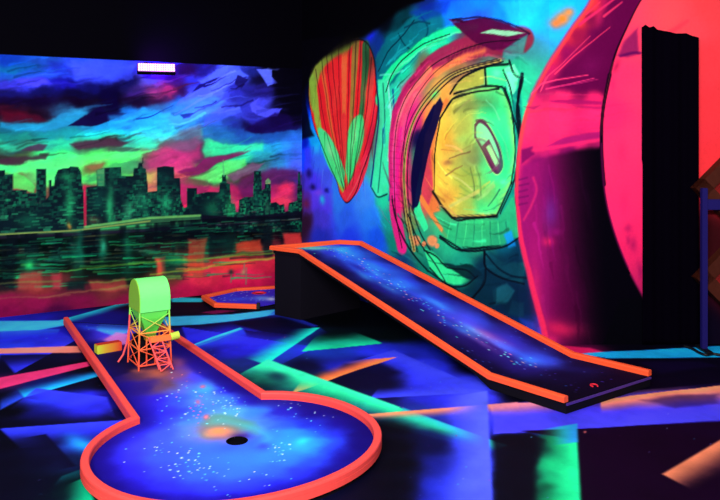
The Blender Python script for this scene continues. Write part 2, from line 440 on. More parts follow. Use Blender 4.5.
# crimson cloud and its dark swoosh
p.poly([(146,160),(160,146),(178,142),(196,140),(203,146),(200,156),(186,164),(170,170),(150,168)], (205,56,120), 7, .6, 6)
p.poly([(160,144),(180,130),(202,126),(204,140),(196,150),(176,152)], (120,110,140), 6, .55, 5)
p.poly([(178,172),(196,166),(205,158),(222,154),(240,150),(250,150),(232,157),(216,164),(204,172),(188,176)], (138,32,98), 2, .9, 3)
p.poly([(206,140),(222,138),(240,144),(262,140),(262,150),(240,151),(222,153),(206,157),(203,150)], (62,238,150), 5, .7, 4)
p.poly([(190,178),(206,172),(224,160),(244,158),(246,166),(232,176),(222,182),(206,180)], (98,240,108), 4, .7, 4)
p.poly([(226,176),(240,168),(252,162),(263,164),(258,170),(244,176),(234,182)], (140,90,125), 3, .8, 3)
p.poly([(236,184),(252,174),(272,170),(300,172),(300,180),(282,182),(262,190),(244,196)], (118,36,108), 5, .6, 4)
# pale blue cloud scraps against the night side
p.poly([(198,80),(216,72),(221,68),(240,67),(243,72),(248,76),(246,81),(232,86),(224,98),(210,100),(196,108),(176,104),(186,96),(204,86)], (74,98,252), 3, .85, 5)
p.poly([(174,106),(192,100),(214,98),(226,104),(212,116),(192,124),(176,126),(168,118)], (64,140,248), 5, .6, 5)
p.poly([(200,84),(214,79),(226,78),(214,84),(204,88),(192,93)], (24,18,104), 1.6, .9, 3)
p.poly([(238,76),(248,80),(242,90),(236,86)], (24,18,100), 1.5, .85, 3)
p.poly([(257,69),(272,70),(271,77),(276,83),(266,87),(262,80)], (82,100,252), 1.4, 1, 3)
p.poly([(180,114),(196,113),(190,117),(184,118)], (28,40,150), 1.2, .8, 2)
p.poly([(206,120),(240,106),(242,112),(222,122),(204,128)], (70,95,240), 3, .7, 4)
p.poly([(250,104),(258,98),(256,104),(268,108),(283,110),(278,117),(262,115),(252,111)], (74,80,242), 1.8, .95, 4)
p.poly([(244,130),(256,120),(276,113),(300,118),(300,129),(284,132),(262,133)], (28,10,92), 3, .75, 4)
p.poly([(204,130),(240,128),(252,132),(276,134),(300,130),(300,141),(270,143),(246,143),(222,142),(204,137)], (34,90,180), 3, .6, 5)
p.poly([(276,60),(304,60),(304,126),(294,126),(288,110),(278,98),(272,88)], (8,5,30), 8, .75, 4)
p.poly([(280,140),(304,130),(304,170),(286,168)], (60,120,245), 8, .4, 4)
p.daub(70, 120, 300, 66, 185, lambda x, y: (.95, -.3 + .15 * math.sin(x * .05)), 32, a=.45)
for x0,y0,x1,y1,w,c in [(176,112,212,96,3,(90,130,255)),(184,118,230,98,2,(60,70,220)),(200,98,236,84,2.4,(100,125,255)),(212,92,246,78,1.6,(30,26,130)),(196,110,216,104,1.4,(34,40,160)),(222,110,252,100,2,(30,24,120)),(206,84,236,72,2.4,(96,120,255)),(186,98,204,88,2,(80,100,250)),(232,92,244,86,2,(24,16,90)),(170,124,206,116,3,(80,190,255)),(212,116,240,108,2,(84,105,250))]:
    p.stroke(curve([(x0,y0),((x0+x1)/2,(y0+y1)/2+2),(x1,y1)]), w*.4, c, 1.4, .75, 5, w)
p.C = np.where(sky[:, None], p.C, p.C); p.vivid(.34, 1.16, 1.05)
# --- skyline
TW = [[(-40,180),(-14,180),(-14,172),(5,170),(5,174.5),(13,174),(13,190),(27,190),(27,193),(36.5,193),(36.5,169),(46,169),(46,200),(49,196),(49,180),(51.5,180),(51.5,186),(54,186),(55,177),(58,170),(63,168.5),(69,168),(70,166.5),(78,167),(81,172),(82,184),(83.5,192),(84,232),(-40,238)],
      [(86,187),(97,186),(97,170),(104,168),(121,167),(121.5,176),(133,176),(134,168),(138,168),(138.6,163),(142,163),(143,168),(146,169),(148,188),(148,192),(157,191),(157,167.5),(165,166),(174,167),(174.3,178),(180,178),(181,200),(184,208),(187,207),(187,188),(197,188),(197,194),(208,192),(219,192),(220,183),(222,182),(222.2,175),(226,175),(226.5,183),(230,184),(231,203),(235,204),(236,212),(238.5,212),(239,200),(245,197),(253,197),(254,171),(261,171),(262,190),(264.5,189),(265.5,181),(268,178),(270.5,181),(271,203),(276,202),(280,205),(284,204),(285,212),(288,211),(289,203),(297,201),(297.6,186),(298.4,172),(300,172),(300.6,185),(303,185),(304,232),(86,232)]]
dark = np.zeros(len(G))
for T in TW:
    idx = p.poly(T, (9,26,34), 1.0, 1, 0)
    t = np.array([on_back(*c) for c in T]); dark[idx] = np.maximum(dark[idx], (p.sd(t, G[idx]) < 0))
p.stroke([(223,160),(224,176)], .5, (90,190,120), .8, .9, 0, 1.6)
p.stroke([(143,163),(143,158)], .8, (12,30,30), .8, .9)
p.poly([(97,170),(104.5,168),(104.5,186),(98,186)], (84,170,100), 1.2, .85)
p.poly([(265.4,181),(268,178),(270.6,181),(270.6,184),(265.4,184)], (170,170,110), 1, .9)
p.poly([(84,185),(86,186),(86.5,226),(84.5,228)], (200,32,72), 1.5, .9)
def lights(cw, chh, seed, thr, col, mask, g=1.0, lowf=3.5):
    """lit windows dabbed on in short horizontal strokes"""
    ix, iy = np.floor(G[:, 0] / cw + hsh(np.floor(G[:, 1] / chh), np.zeros(len(G)), seed + 3) * 7), np.floor(G[:, 1] / chh)
    h = hsh(ix, iy, seed); low = fbm(G[:, 0], G[:, 1], lowf, seed + 50, 3)
    a = smooth((h - thr) / .25) * smooth((low - .34) / .25) * g * mask
    a = a * (.35 + .65 * hsh(ix, iy, seed + 9))
    p.C = p.C * (1 - a[:, None]) + np.array(col, float) * a[:, None]
glow = smooth((zs + .62 - G[:, 1]) / .55)
lights(.036, .021, 11, .45, (18,120,80), dark, .6)
lights(.022, .03, 12, .62, (30,175,105), dark * (.35 + .65 * glow), .6)
lights(.06, .016, 13, .68, (60,215,130), dark * glow, .5)
lights(.05, .014, 21, .8, (120,90,90), dark * glow, .5)
for (x, y, rx, ry, c, a) in [(68,176,8,4,(30,150,90),.6),(70,205,5,20,(40,190,110),.6),(112,208,4,20,(46,205,120),.7),(100,200,8,12,(20,120,90),.35),(128,214,5,10,(60,200,130),.55),(142,205,7,14,(30,150,100),.5),(168,203,7,10,(36,185,115),.6),(30,220,14,8,(20,120,80),.5),
                             (212,210,9,10,(26,150,90),.5),(232,210,5,12,(40,190,100),.5),(222,196,5,8,(20,110,80),.4),(258,195,3,16,(16,80,65),.5),(268,208,3,9,(50,140,90),.5),(165,180,7,6,(14,70,60),.5),(69,226,2,4,(230,160,60),.7),(95,220,8,5,(120,110,70),.5)]:
    p.blob(x, y, rx, ry, c, a, 0, 5)
# quay and its lamps
p.poly([(-40,236),(0,233.5),(75,230),(150,219),(200,215.5),(202,223),(150,228),(75,234),(0,237.5),(-40,240)], (44,95,62), 2, .9)
p.stroke([(-40,237),(0,234.5),(75,230.5),(150,221)], 1.3, (150,170,80), 1.2, .85)
p.stroke([(85,227),(150,218),(200,215.5)], 2.2, (110,190,95), 1.4, .9)
p.stroke([(100,229),(150,224.5),(201,222)], 1.6, (60,175,95), 1.4, .85)
p.stroke([(0,237.5),(80,234),(150,230),(202,226),(302,219)], 3, (36,26,48), 2, .85)
p.poly([(202,215),(240,217),(304,211),(304,221),(240,223),(202,225)], (14,14,30), 1.5, .95)
p.stroke([(205,225.5),(240,223),(300,218.5)], .9, (130,140,130), 1, .55)
# --- water: dashes of reflected light
wm = ~sky & True
def dashes(n, x0, x1, y0, y1, cols, wl, th, a, seed):
    r = random.Random(seed)
    for i in range(n):
        x, y = r.uniform(x0, x1), r.uniform(y0, y1); L = r.uniform(*wl)
        slope = -.045 + r.uniform(-.012, .012)
        p.stroke([(x, y - (x * .09 - 13) * .35), (x + L, y - ((x + L) * .09 - 13) * .35)], r.uniform(*th), r.choice(cols), 1.4, a * r.uniform(.5, 1), 2, .3)
dk = smooth((fbm(G[:, 0] * 1.9, G[:, 1] * .5, 3.6, 333, 3) - .5) / .12) * wm * smooth((G[:, 1] - .42) / .25)
p.C = p.C * (1 - .7 * dk[:, None]) + np.array([8, 16, 26.]) * .7 * dk[:, None]
dashes(70, -30, 290, 238, 262, [(16,120,80),(24,150,95),(12,80,70),(90,100,80)], (6,30), (.6,2.2), .75, 5)
cm = vnoise(G[:, 0] * 11, G[:, 1] * .6, 71) * .65 + vnoise(G[:, 0] * 29, G[:, 1] * .9, 72) * .35
cm = smooth((cm - .46) / .14) * wm * smooth((G[:, 1] - .38) / .2) * .72
p.C = p.C * (1 - cm[:, None]) + np.array([7, 15, 24.]) * cm[:, None]
dr = smooth((zs - .02 - G[:, 1]) / .03) * wm * smooth((G[:, 1] - .36) / .15)
lights(.15, .013, 61, .66, (26,165,100), dr, .6, 2.6)
lights(.09, .02, 62, .74, (40,120,100), dr, .45, 3)
lights(.2, .011, 63, .80, (150,150,80), dr, .4, 2)
for x, y, rx, ry, c, a in [(30,262,10,14,(24,130,90),.4),(75,258,6,20,(30,140,100),.45),(103,250,5,14,(44,170,120),.5),(128,262,6,18,(26,130,90),.4),(172,262,14,6,(40,200,110),.5),(205,252,8,12,(24,120,80),.4),(60,280,30,4,(120,60,60),.35),(232,246,8,10,(30,120,80),.4)]:
    p.blob(x, y, rx, ry, c, a, 0, 4)
dashes(90, -30, 240, 252, 284, [(24,160,95),(14,95,75),(60,150,70),(30,190,110),(12,30,36)], (8,44), (.7,2.4), .8, 6)
for (x, y, rx, ry, c, a) in [(28,266,5,5,(50,220,110),.8),(103,248,3,6,(50,170,130),.7),(80,250,4,22,(24,120,90),.6),(128,245,4,14,(20,110,80),.5),(178,262,9,4,(40,225,110),.75),(60,258,12,4,(20,110,80),.5),(205,245,6,8,(16,90,60),.5),(230,240,8,8,(20,100,70),.5),(150,252,12,3,(30,150,100),.6)]:
    p.blob(x, y, rx, ry, c, a, 0, 4)
for T, c, a in [([(155,259),(164,258.5),(165,276),(156,277)],(215,82,62),.9),([(21,274),(43,272),(44,290),(20,291)],(170,72,62),.7),([(53,274),(61,273),(62,289),(54,289)],(190,62,72),.7),([(88,282),(125,279),(128,289),(92,291)],(180,68,62),.65),
                ([(187,240),(206,238),(205,276),(188,276)],(205,75,50),.55),([(237,243),(259,241),(262,252),(238,254)],(220,72,48),.7),([(283,236),(301,233),(302,252),(286,252)],(226,62,60),.8),([(66,282),(84,281),(84,290),(68,291)],(16,40,42),.8),([(160,258),(182,257),(184,278),(162,279)],(16,62,52),.5),
                ([(208,235),(236,232),(235,255),(210,257)],(10,30,34),.7),([(262,228),(272,226),(272,258),(263,258)],(14,26,34),.7),([(0,238),(14,238),(16,292),(0,293)],(10,22,30),.6)]:
    p.poly(T, c, 4, a, 4)
for x0, y0, x1, y1, w, c in [(60,271,282,253,1.6,(120,190,60)),(150,276,300,255,2.2,(150,200,60)),(90,283,180,277,1.4,(110,180,70)),(0,285,60,281,1.6,(120,140,70)),(176,270,276,259,1.4,(200,150,70)),(40,298,150,284,1.8,(150,110,70)),(100,289,182,279,1.6,(140,150,70)),(0,300,70,296,1.2,(150,90,70)),(186,262,280,250,1.4,(70,170,80)),(110,246,190,243,1.2,(60,190,100))]:
    p.stroke([(x0, y0), ((x0 + x1) / 2, (y0 + y1) / 2 - .6), (x1, y1)], w * .5, c, 2.2, .6, 3, w)
# little sprigs near the bottom of the painted water
for x, y, h in [(231,282,12),(244,273,9),(246,284,16)]:
    p.stroke([(x, y), (x + .4, y - h)], 1.6, (120,125,95), 1.6, .7)
p.blob(231, 272, 3.2, 3, (28,40,40), .8); p.blob(243, 272, 2.6, 3, (170,165,100), .6)
gn = fbm(G[:, 0], G[:, 1] * 1.5, 12, 5, 3); p.C = p.C * (.9 + .2 * gn[:, None])
m_ = ~sky; Cs = p.C.copy(); p.vivid(.12, 1.08, 1.08); p.C[sky] = Cs[sky]
# plain black above the picture and beyond it
top = G[:, 1] > 2.393
p.C[top] = (3, 2, 7)
V = np.c_[CL[0] + (C0 - CL)[0] * G[:, 0] / LB, CL[1] + (C0 - CL)[1] * G[:, 0] / LB, G[:, 1]]
structure(grid_obj('wall_back', V, len(ss), len(zz), p.C, M_WALL))
# ================================================================== spray-painted wall and doorway wall (one picture runs round the corner)
def ang_grid(n, A, B, s0, s1):
    return np.linspace(s0, s1, n)
sr = np.r_[np.linspace(0, LR, 330), LR + np.linspace(.006, LF * .70, 230), LR + np.linspace(LF * .71, LF, 25)]
zr = np.r_[np.linspace(0, 2.95, 345), np.linspace(2.97, ZT, 8)]
G = np.stack(np.meshgrid(sr, zr), -1).reshape(-1, 2)
p = Paint(G, on_right, .0088, seed=9, wf=3.4)
HF = []
for row in [
 (0,  [(300,5,4,10),(400,6,6,16),(425,20,40,110),(450,28,75,215),(480,28,110,240),(510,24,130,252),(540,30,140,255)]),
 (20, [(310,5,4,10),(385,8,12,26),(400,10,60,70),(420,20,90,120),(445,30,110,200),(480,60,40,110),(505,30,130,245),(528,30,150,250)]),
 (45, [(304,6,5,20),(330,20,24,30),(376,20,50,130),(395,14,120,130),(412,20,150,140),(440,34,200,140),(470,110,60,70),(500,110,50,70),(520,60,120,130)]),
 (70, [(303,5,5,24),(376,20,40,120),(385,14,110,120),(400,30,190,140),(425,120,110,80),(460,150,110,70),(500,60,190,120),(516,40,160,120)]),
 (95, [(304,6,8,40),(380,50,180,140),(395,40,190,150),(408,210,60,110),(440,210,150,70),(480,120,170,100),(512,40,180,130)]),
 (120,[(303,6,10,60),(312,20,80,230),(384,60,200,150),(398,200,40,110),(412,200,40,110),(430,220,130,60),(470,170,180,80),(512,40,190,130)]),
 (140,[(303,12,30,150),(314,30,150,235),(384,60,210,150),(398,215,36,105),(420,20,16,70),(440,230,140,60),(480,150,190,90),(512,40,190,130)]),
 (160,[(303,24,70,215),(318,36,140,240),(384,56,205,150),(400,210,34,100),(420,60,150,110),(438,220,130,60),(480,160,190,90),(512,30,190,130)]),
 (180,[(304,60,50,150),(315,60,60,210),(330,50,110,245),(384,50,200,150),(400,220,40,90),(420,110,60,90),(440,225,150,65),(470,180,190,80),(512,30,180,130)]),
 (200,[(304,90,40,90),(318,80,60,200),(340,50,110,250),(366,60,120,245),(384,40,190,140),(400,200,50,90),(428,190,80,70),(480,110,190,100),(514,20,140,120)]),
 (220,[(304,60,30,60),(320,70,60,190),(345,46,90,240),(372,44,110,240),(392,30,150,130),(410,110,140,80),(440,60,170,110),(480,60,190,110),(514,16,110,110)]),
 (240,[(320,40,50,170),(350,36,60,210),(378,30,80,200),(396,24,130,110),(420,40,150,110),(450,40,170,120),(480,40,150,110),(505,14,90,110),(520,12,60,90)]),
 (270,[(350,30,40,150),(400,24,60,110),(430,24,120,100),(465,30,140,110),(490,12,60,80),(520,14,60,90)]),
 (300,[(400,20,30,80),(450,16,70,80),(480,12,60,80),(510,12,40,70),(530,14,30,80)]),
 (330,[(450,14,30,70),(500,14,30,80),(525,16,40,130),(540,24,50,180)])]:
    y, cs = row
    for c in cs: HF.append((c[0], y, c[1:]))
p.C = p.field(HF, 6, warp=6, power=2.2)
p.poly([(303,150),(318,150),(334,176),(330,212),(303,216)], (84,58,215), 8, .5, 8)
for x, y, rx, ry, c, a in [(309,172,4,5,(30,20,90),.8),(313,186,4,4,(24,16,70),.8),(306,205,4,6,(120,36,60),.7),(322,200,3,6,(40,180,250),.8),(318,192,6,4,(120,70,230),.6),(327,190,3,3,(20,14,70),.7),(310,128,6,10,(36,160,235),.7),(316,150,5,6,(40,190,235),.6),(304,110,5,14,(16,60,230),.6),(345,62,8,10,(20,34,200),.0)]:
    p.blob(x, y, rx, ry, c, a, 0, 4)
p.blob(370, 37, 5, 10, (30,36,220), .9, 20, 2)
# --- generic flame-like colour form (abstract)
form = curve([(312,68),(322,56),(338,46),(354,40),(366,42),(373,56),(376,80),(378,104),(376,126),(370,150),(362,172),(356,192),(347,203),(340,194),(337,182),(330,166),(322,146),(314,126),(309,100),(309,80)], 4)
p.poly(form, (205,36,46), 1.6, 1, 1, grad=((308,100),(326,92),(150,190,60)))
tip = (347, 201)
def blade(x, y, bx, by, w0, w1, col, a=.95, soft=3):
    p.stroke(curve([tip, (bx, by), (x, y)]), w0, col, soft, a, 2, w1)
p.poly(form, (214,38,42), 1.6, 1, 1)
blade(312, 80, 322, 140, 3, 15, (146,180,64)); blade(322, 62, 330, 120, 3, 9, (205,92,50)); blade(332, 52, 336, 110, 3, 13, (224,44,44)); blade(345, 46, 344, 110, 3, 12, (226,92,54))
blade(356, 42, 352, 110, 3, 13, (150,120,56)); blade(366, 46, 362, 110, 3, 13, (50,116,64)); blade(373, 70, 368, 120, 3, 9, (196,62,58)); blade(376, 100, 370, 140, 3, 8, (220,48,62))
p.poly(curve([(312,68),(322,56),(336,47),(352,41),(350,48),(334,58),(322,72),(316,92),(314,112),(309,100),(309,80)], 4), (130,170,60), 6, .9, 2)
p.poly(curve([(344,190),(330,170),(321,146),(318,128),(328,134),(338,152),(345,172)], 4), (70,214,120), 3, .95, 1)
p.poly(curve([(348,184),(344,160),(346,138),(354,118),(363,116),(364,136),(358,160)], 4), (62,205,112), 3, .9, 1)
p.poly(curve([(345,170),(338,146),(338,126),(344,112),(348,128),(347,150)], 4), (210,50,50), 3, .9, 1)
p.blob(330, 150, 3, 10, (140,240,140), .7, -24, 3); p.blob(355, 138, 3, 14, (120,235,140), .6, 14, 3); p.blob(336, 96, 5, 16, (240,60,50), .7, 6, 3); p.blob(366, 92, 4, 12, (200,110,70), .5, 0, 3)
for x, y, bx, by, w in [(316,70,326,130,1.4),(327,56,333,116,1.6),(339,48,340,110,1.4),(350,43,348,110,1.8),(361,42,357,112,1.6),(371,58,366,116,1.6),(377,88,370,132,1.4)]:
    blade(x, y, bx, by, .6, w, (60,16,34), .75, 1.6)
p.poly(curve([(340,196),(350,182),(360,162),(370,142),(368,164),(359,190),(348,203)], 4), (228,46,64), 2, .95, 1)
p.stroke(curve([(347,200),(357,182),(367,156)]), 1.6, (255,96,96), 1.6, .7)
p.stroke(form, 1.3, (16,12,26), 1.2, .8)
# --- sweeping bands
p.poly(curve([(374,60),(384,44),(398,30),(416,14),(430,10),(446,18),(440,36),(420,52),(404,66),(392,84),(384,88),(377,78)], 4), (16,108,118), 4, .85, 4)
for pts, w, c in [([(378,72),(388,52),(402,36),(414,20)],1.6,(8,40,60)),([(398,34),(404,44),(412,50)],1.4,(8,46,60)),([(386,66),(398,52),(412,42)],2,(30,150,150)),([(404,28),(418,22),(430,24)],2,(10,60,80)),([(394,60),(400,44)],2,(24,140,140)),([(420,14),(428,30),(420,48)],2.4,(10,70,90))]:
    p.stroke(curve(pts), w, c, 1.6, .85, 2)
p.stroke(curve([(380,100),(388,78),(402,60),(420,46),(446,32),(476,26)]), 15, (34,212,130), 3, .95, 3, 5)
p.stroke(curve([(384,84),(398,66),(418,52),(444,38),(474,27)]), 3, (90,245,150), 2, .7, 3, 1.5)
p.stroke(curve([(380,76),(392,74),(402,70)]), 2, (120,250,190), 2, .5, 2)
p.stroke(curve([(396,128),(398,104),(410,82),(430,62),(456,48)]), 2.6, (10,16,36), 1.4, .95, 1, 1.2)
p.poly([(378,80),(388,80),(392,110),(389,150),(387,192),(378,197),(372,188),(376,150),(379,112)], (62,208,146), 2.5, .95, 1.5)
for pts, w, c in [([(383,84),(385,120),(381,160),(378,192)],2.2,(30,120,100)),([(388,82),(391,120),(388,160)],2.6,(140,240,190)),([(377,84),(379,118),(375,150),(371,186)],2.4,(16,40,110)),([(393,90),(395,130),(392,170),(389,200)],2.6,(30,60,140)),([(372,188),(378,197),(387,194)],1.5,(10,24,40)),([(384,130),(384,142)],5,(24,90,130))]:
    p.stroke(curve(pts), w, c, 1.6, .85, 1)
arc = curve([(402,248),(396,215),(394,180),(395,140),(400,112),(412,88),(432,66),(456,52),(488,42),(520,40)], 6)
p.stroke(arc, 16, (214,36,116), 3, .95, 2, 26, (120,36,56))
p.stroke(curve([(394,196),(394,150),(399,118),(411,92),(430,70)]), 5, (250,60,140), 3, .8, 3, 7, (244,130,90))
p.stroke(curve([(400,150),(404,118),(416,94),(436,72),(458,60)]), 8, (240,70,120), 5, .75, 3, 6, (235,130,70))
p.stroke(curve([(398,120),(406,98),(420,80)]), 4, (244,110,110), 4, .7, 3, 2)
p.stroke(curve([(397,200),(397,160),(401,130)]), 5, (225,40,120), 4, .8, 3)
p.stroke(curve([(436,74),(460,58),(484,50)]), 8, (222,128,66), 6, .7, 4, 3)
p.stroke(curve([(448,58),(474,46),(504,42)]), 5, (104,24,56), 4, .8, 3)
for i in range(9):
    x = 448 + i * 4.2
    p.stroke([(x, 66 - i * 1.2), (x + 5, 46 - i * .6)], 1, (160,90,60), 1.4, .5, 2, .4)
for i in range(12):
    y = 205 - i * 6
    p.stroke([(390, y), (404, y + 3)], .9, (130,16,84), 1.2, .45, 2, .4)
gl = curve([(414,250),(407,215),(404,180),(406,148),(414,120),(428,98),(448,78),(470,68),(500,60)], 6)
p.stroke(gl, 5, (190,165,84), 1.6, .95, 1, 3)
p.stroke(gl, 1.2, (30,22,30), 1.0, .95)
p.stroke([(a + 3.2, b + 1.5) for a, b in gl], 1.0, (36,24,36), 1.0, .9)
p.blob(434, 94, 4, 6, (60,225,120), .8, 40, 2)
p.poly(curve([(412,206),(411,176),(416,146),(424,122),(434,104),(432,118),(430,140),(426,164),(423,186),(416,214)], 4), (14,10,60), 1.2, .97, 1)
p.poly(curve([(414,212),(416,190),(421,168),(422,186),(420,204),(428,226),(424,232)], 4), (54,205,130), 1.5, .95, 1)
p.stroke(curve([(412,208),(420,232),(430,250)]), 2, (12,24,40), 1.2, .9)
p.poly([(425,134),(434,112),(446,98),(452,104),(440,124),(434,150),(433,190),(440,210),(430,214),(421,198),(422,164)], (228,112,58), 3, .95, 2)
p.poly([(423,160),(431,150),(433,192),(428,206),(421,196)], (178,52,78), 4, .8, 2)
p.stroke([(421,198),(432,216),(446,236)], 7, (224,120,60), 2, .9, 1, 4)
# --- faceted panel
panel = [(439,116),(452,97),(474,90),(498,87),(507,96),(512,118),(515,150),(511,182),(498,214),(452,219),(441,206),(433,190),(434,152)]
p.poly(panel, (236,172,66), 1.5, 1, 1, grad=((432,160),(474,160),(166,188,84)))
p.poly([(476,92),(498,87),(507,96),(512,118),(515,150),(511,182),(498,214),(476,217)], (60,208,122), 16, .95, 3)
for x, y, rx, ry, c, a, an in [(470,108,18,10,(150,150,72),.7,-15),(455,155,16,7,(240,190,90),.8,-15),(445,140,8,16,(236,150,56),.7,0),(462,182,18,10,(205,190,70),.7,-30),(490,110,14,12,(44,200,124),.7,0),(500,150,9,22,(40,214,132),.8,0),(480,190,22,10,(150,190,80),.6,10),(452,196,12,8,(238,160,60),.7,-40),(472,160,14,8,(120,80,80),.6,-20),(485,205,14,6,(70,200,110),.6,0),(448,165,6,3,(120,60,60),.6,20),(462,140,9,4,(150,190,90),.6,-10)]:
    p.blob(x, y, rx, ry, c, a, an, 5)
for pts, w, c in [([(441,150),(458,152),(470,146),(484,140)],1.2,(150,110,54)),([(447,170),(462,176),(474,170)],1.2,(150,130,50)),([(470,168),(474,190),(476,200)],1.6,(110,130,64)),([(474,166),(480,196)],1.2,(200,210,110)),([(450,206),(470,196),(490,182)],5,(210,200,90)),([(478,198),(494,182)],4,(150,220,110)),([(460,186),(474,196)],2,(120,150,70))]:
    p.stroke(curve(pts), w, c, 1.8, .75, 2, w * .4)
p.stroke([(440,118),(453,99),(474,92),(499,89)], 1.6, (22,24,34), 1.1, .95)
p.stroke([(440,118),(435,152),(434,190)], 1.3, (90,50,40), 1.1, .9)
p.stroke([(433,192),(442,206),(452,217),(497,216)], 3.6, (30,36,36), 1.1, .95)
p.stroke([(434,190),(443,205),(453,216),(497,215)], 1.1, (200,170,80), 1, .9)
p.stroke([(497,215),(499,211),(512,182)], 2, (16,40,44), 1.1, .95)
p.poly([(452,92),(462,78),(484,68),(484,84),(466,89)], (160,158,66), 1.5, .9, 1)
p.poly([(487,67),(502,68),(503,84),(488,85)], (52,215,118), 2, .9, 1)
p.blob(497, 73, 6, 5, (90,255,140), .8)
p.poly([(504,68),(514,64),(519,74),(514,96),(508,92)], (110,230,160), 2, .85, 2)
for pts, w in [([(450,94),(462,78),(485,67),(508,64)],2.2),([(485,68),(486,85)],2.4),([(454,94),(470,89),(487,86),(502,87)],2.2),([(503,70),(511,92),(518,140),(514,184)],1.8),([(509,60),(514,74),(521,78)],2.4)]:
    p.stroke(curve(pts), w, (10,16,26), 1.1, .95, .6)
# oval ring
ring = curve([(474,124),(480,119),(488,124),(496,138),(502,154),(503,168),(497,175),(490,168),(482,152),(474,138)], 4)
p.poly(ring, (84,22,70), 1.2, 1)
p.poly(curve([(476,127),(480,123),(487,128),(494,140),(499,155),(499,165),(496,168),(490,160),(483,148),(476,136)], 4), (122,226,150), 1.4, .95)
p.poly([(482,146),(489,139),(494,150),(501,164),(498,172),(492,166)], (104,30,76), 1.2, .95)
p.poly([(486,147),(490,144),(499,163),(496,167)], (150,220,140), 1.2, .95)
p.stroke(ring + ring[:1], 1, (150,220,120), .9, .9)
p.blob(503, 182, 4, 3, (110,240,160), .7)
# --- right edge of the form, lower pieces, orange flowers
p.poly([(512,96),(519,88),(523,110),(520,200),(524,240),(516,238),(512,190),(516,150)], (22,130,118), 2.5, .85, 2)
p.stroke(curve([(522,74),(518,100),(521,140),(516,180),(518,220),(526,262)]), 2.8, (8,20,36), 1.4, .95, 1)
p.poly([(444,224),(498,219),(514,196),(522,236),(500,246),(470,250),(440,240)], (48,168,104), 3, .8, 3)
for i in range(8):
    p.stroke([(450 + i * 8, 222), (446 + i * 9, 246)], 1.6, (24,96,80) if i % 2 else (80,220,130), 1.6, .6, 2, .6)
p.stroke([(440,236),(462,250),(500,246)], 2.2, (8,26,34), 1.2, .9, 1)
p.poly(curve([(424,248),(436,254),(448,266),(464,268),(474,276),(462,284),(444,282),(430,268)], 4), (56,215,132), 2.5, .95, 2)
p.poly(curve([(440,262),(456,266),(470,264),(482,274),(470,280),(452,270)], 4), (10,44,50), 2, .9, 2)
p.poly([(484,250),(502,262),(526,262),(522,284),(500,276),(486,268)], (24,110,112), 3, .85, 2)
p.stroke(curve([(486,254),(498,268),(512,276),(526,278)]), 2, (6,16,30), 1.2, .95)
p.stroke(curve([(485,252),(484,280),(472,300)]), 1.8, (6,20,30), 1.2, .95)
p.poly([(492,290),(502,284),(512,292),(506,304),(494,306)], (22,92,104), 3, .85, 2)
p.poly([(512,300),(524,302),(524,316),(508,314)], (24,80,110), 3, .7, 2)
p.stroke(curve([(490,304),(504,300),(512,290)]), 2, (6,14,28), 1.2, .9)
p.poly([(504,234),(512,230),(516,246),(508,248)], (26,130,200), 3, .8, 2)
for i in range(7):
    p.stroke([(398 + i * 3, 214 + i * 5), (404 + i * 3, 226 + i * 5)], 2, [(26,150,110),(10,40,50)][i % 2], 1.6, .8, 2, .8)
p.stroke(curve([(392,200),(398,226),(410,250),(430,272),(460,292)]), 2, (10,40,48), 1.4, .9)
for x, y, r in [(416,241,6.2),(432,241,6.6),(424,244,3),(411,238,2.6),(437,246,3)]:
    p.blob(x, y, r, r * 1.1, (255,132,84), 1, 0, 3, .45)
# --- blue sky top right, dark wing
p.poly([(440,0),(534,0),(528,22),(500,24),(470,22),(444,26)], (28,112,246), 8, .6, 8)
p.poly([(500,0),(545,0),(530,30),(512,26)], (40,165,255), 8, .6, 5)
p.poly([(430,0),(452,0),(446,14),(424,22),(410,14)], (18,44,150), 7, .6, 5)
p.poly([(448,20),(466,20),(486,17),(508,22),(522,32),(531,36),(522,44),(506,48),(492,50),(476,42),(462,32)], (84,12,58), 2, .95, 3)
p.poly([(480,33),(492,29),(508,30),(526,34),(508,36),(494,34)], (130,200,150), 1.4, .9, 1)
p.poly([(502,50),(528,36),(524,54),(512,60),(502,58)], (56,140,130), 3, .8, 2)
p.stroke(curve([(452,20),(480,17),(508,22),(530,35)]), 1.6, (24,10,40), 1.4, .8, 2)
p.poly([(300,-2),(424,-2),(404,8),(392,16),(372,34),(346,46),(324,58),(308,68),(302,74)], (6,5,10), 9, 1, 3)
p.poly([(300,-80),(440,-80),(424,0),(398,6),(300,60)], (6,5,10), 4, 1, 2)
p.daub(230, 384, 518, 20, 300, lambda x, y: (-(y - 150) / (math.hypot(x - 478, y - 150) + 1), (x - 478) / (math.hypot(x - 478, y - 150) + 1)), 57, (1, 3.6), (8, 26), .55, .45, 1.5)
for pts, w in [(arc, 1.4), ([(x_ + 9, y_ + 1) for x_, y_ in arc[6:40]], 1.0), (curve([(386,92),(392,74),(404,58),(424,44),(450,34)]), 1.6), (curve([(440,118),(435,152),(434,190)]), 2), (curve([(440,118),(453,99),(474,92),(499,89)]), 2.2), (curve([(505,88),(512,112),(515,150),(511,184)]), 2.2), (curve([(496,216),(470,219),(452,218),(433,192)]), 2.4)]:
    p.stroke(pts, w, (10,12,24), 1.1, .85, 1, w * .6)
for pts, w in [(form[2:50], 2.2), (curve([(332,52),(336,100),(345,190)]), 1.8), (curve([(356,42),(354,100),(349,185)]), 2.2), (curve([(366,44),(364,100),(352,186)]), 1.6), (curve([(322,60),(328,110),(343,188)]), 1.6)]:
    p.stroke(pts, w, (20,10,26), 2, .55, 2, w * .5)
p.blob(368, 60, 8, 22, (24,60,40), .55, 0, 4); p.blob(340, 50, 22, 9, (60,60,30), .5, -25, 4); p.blob(372, 140, 7, 26, (110,14,50), .5, 14, 4)
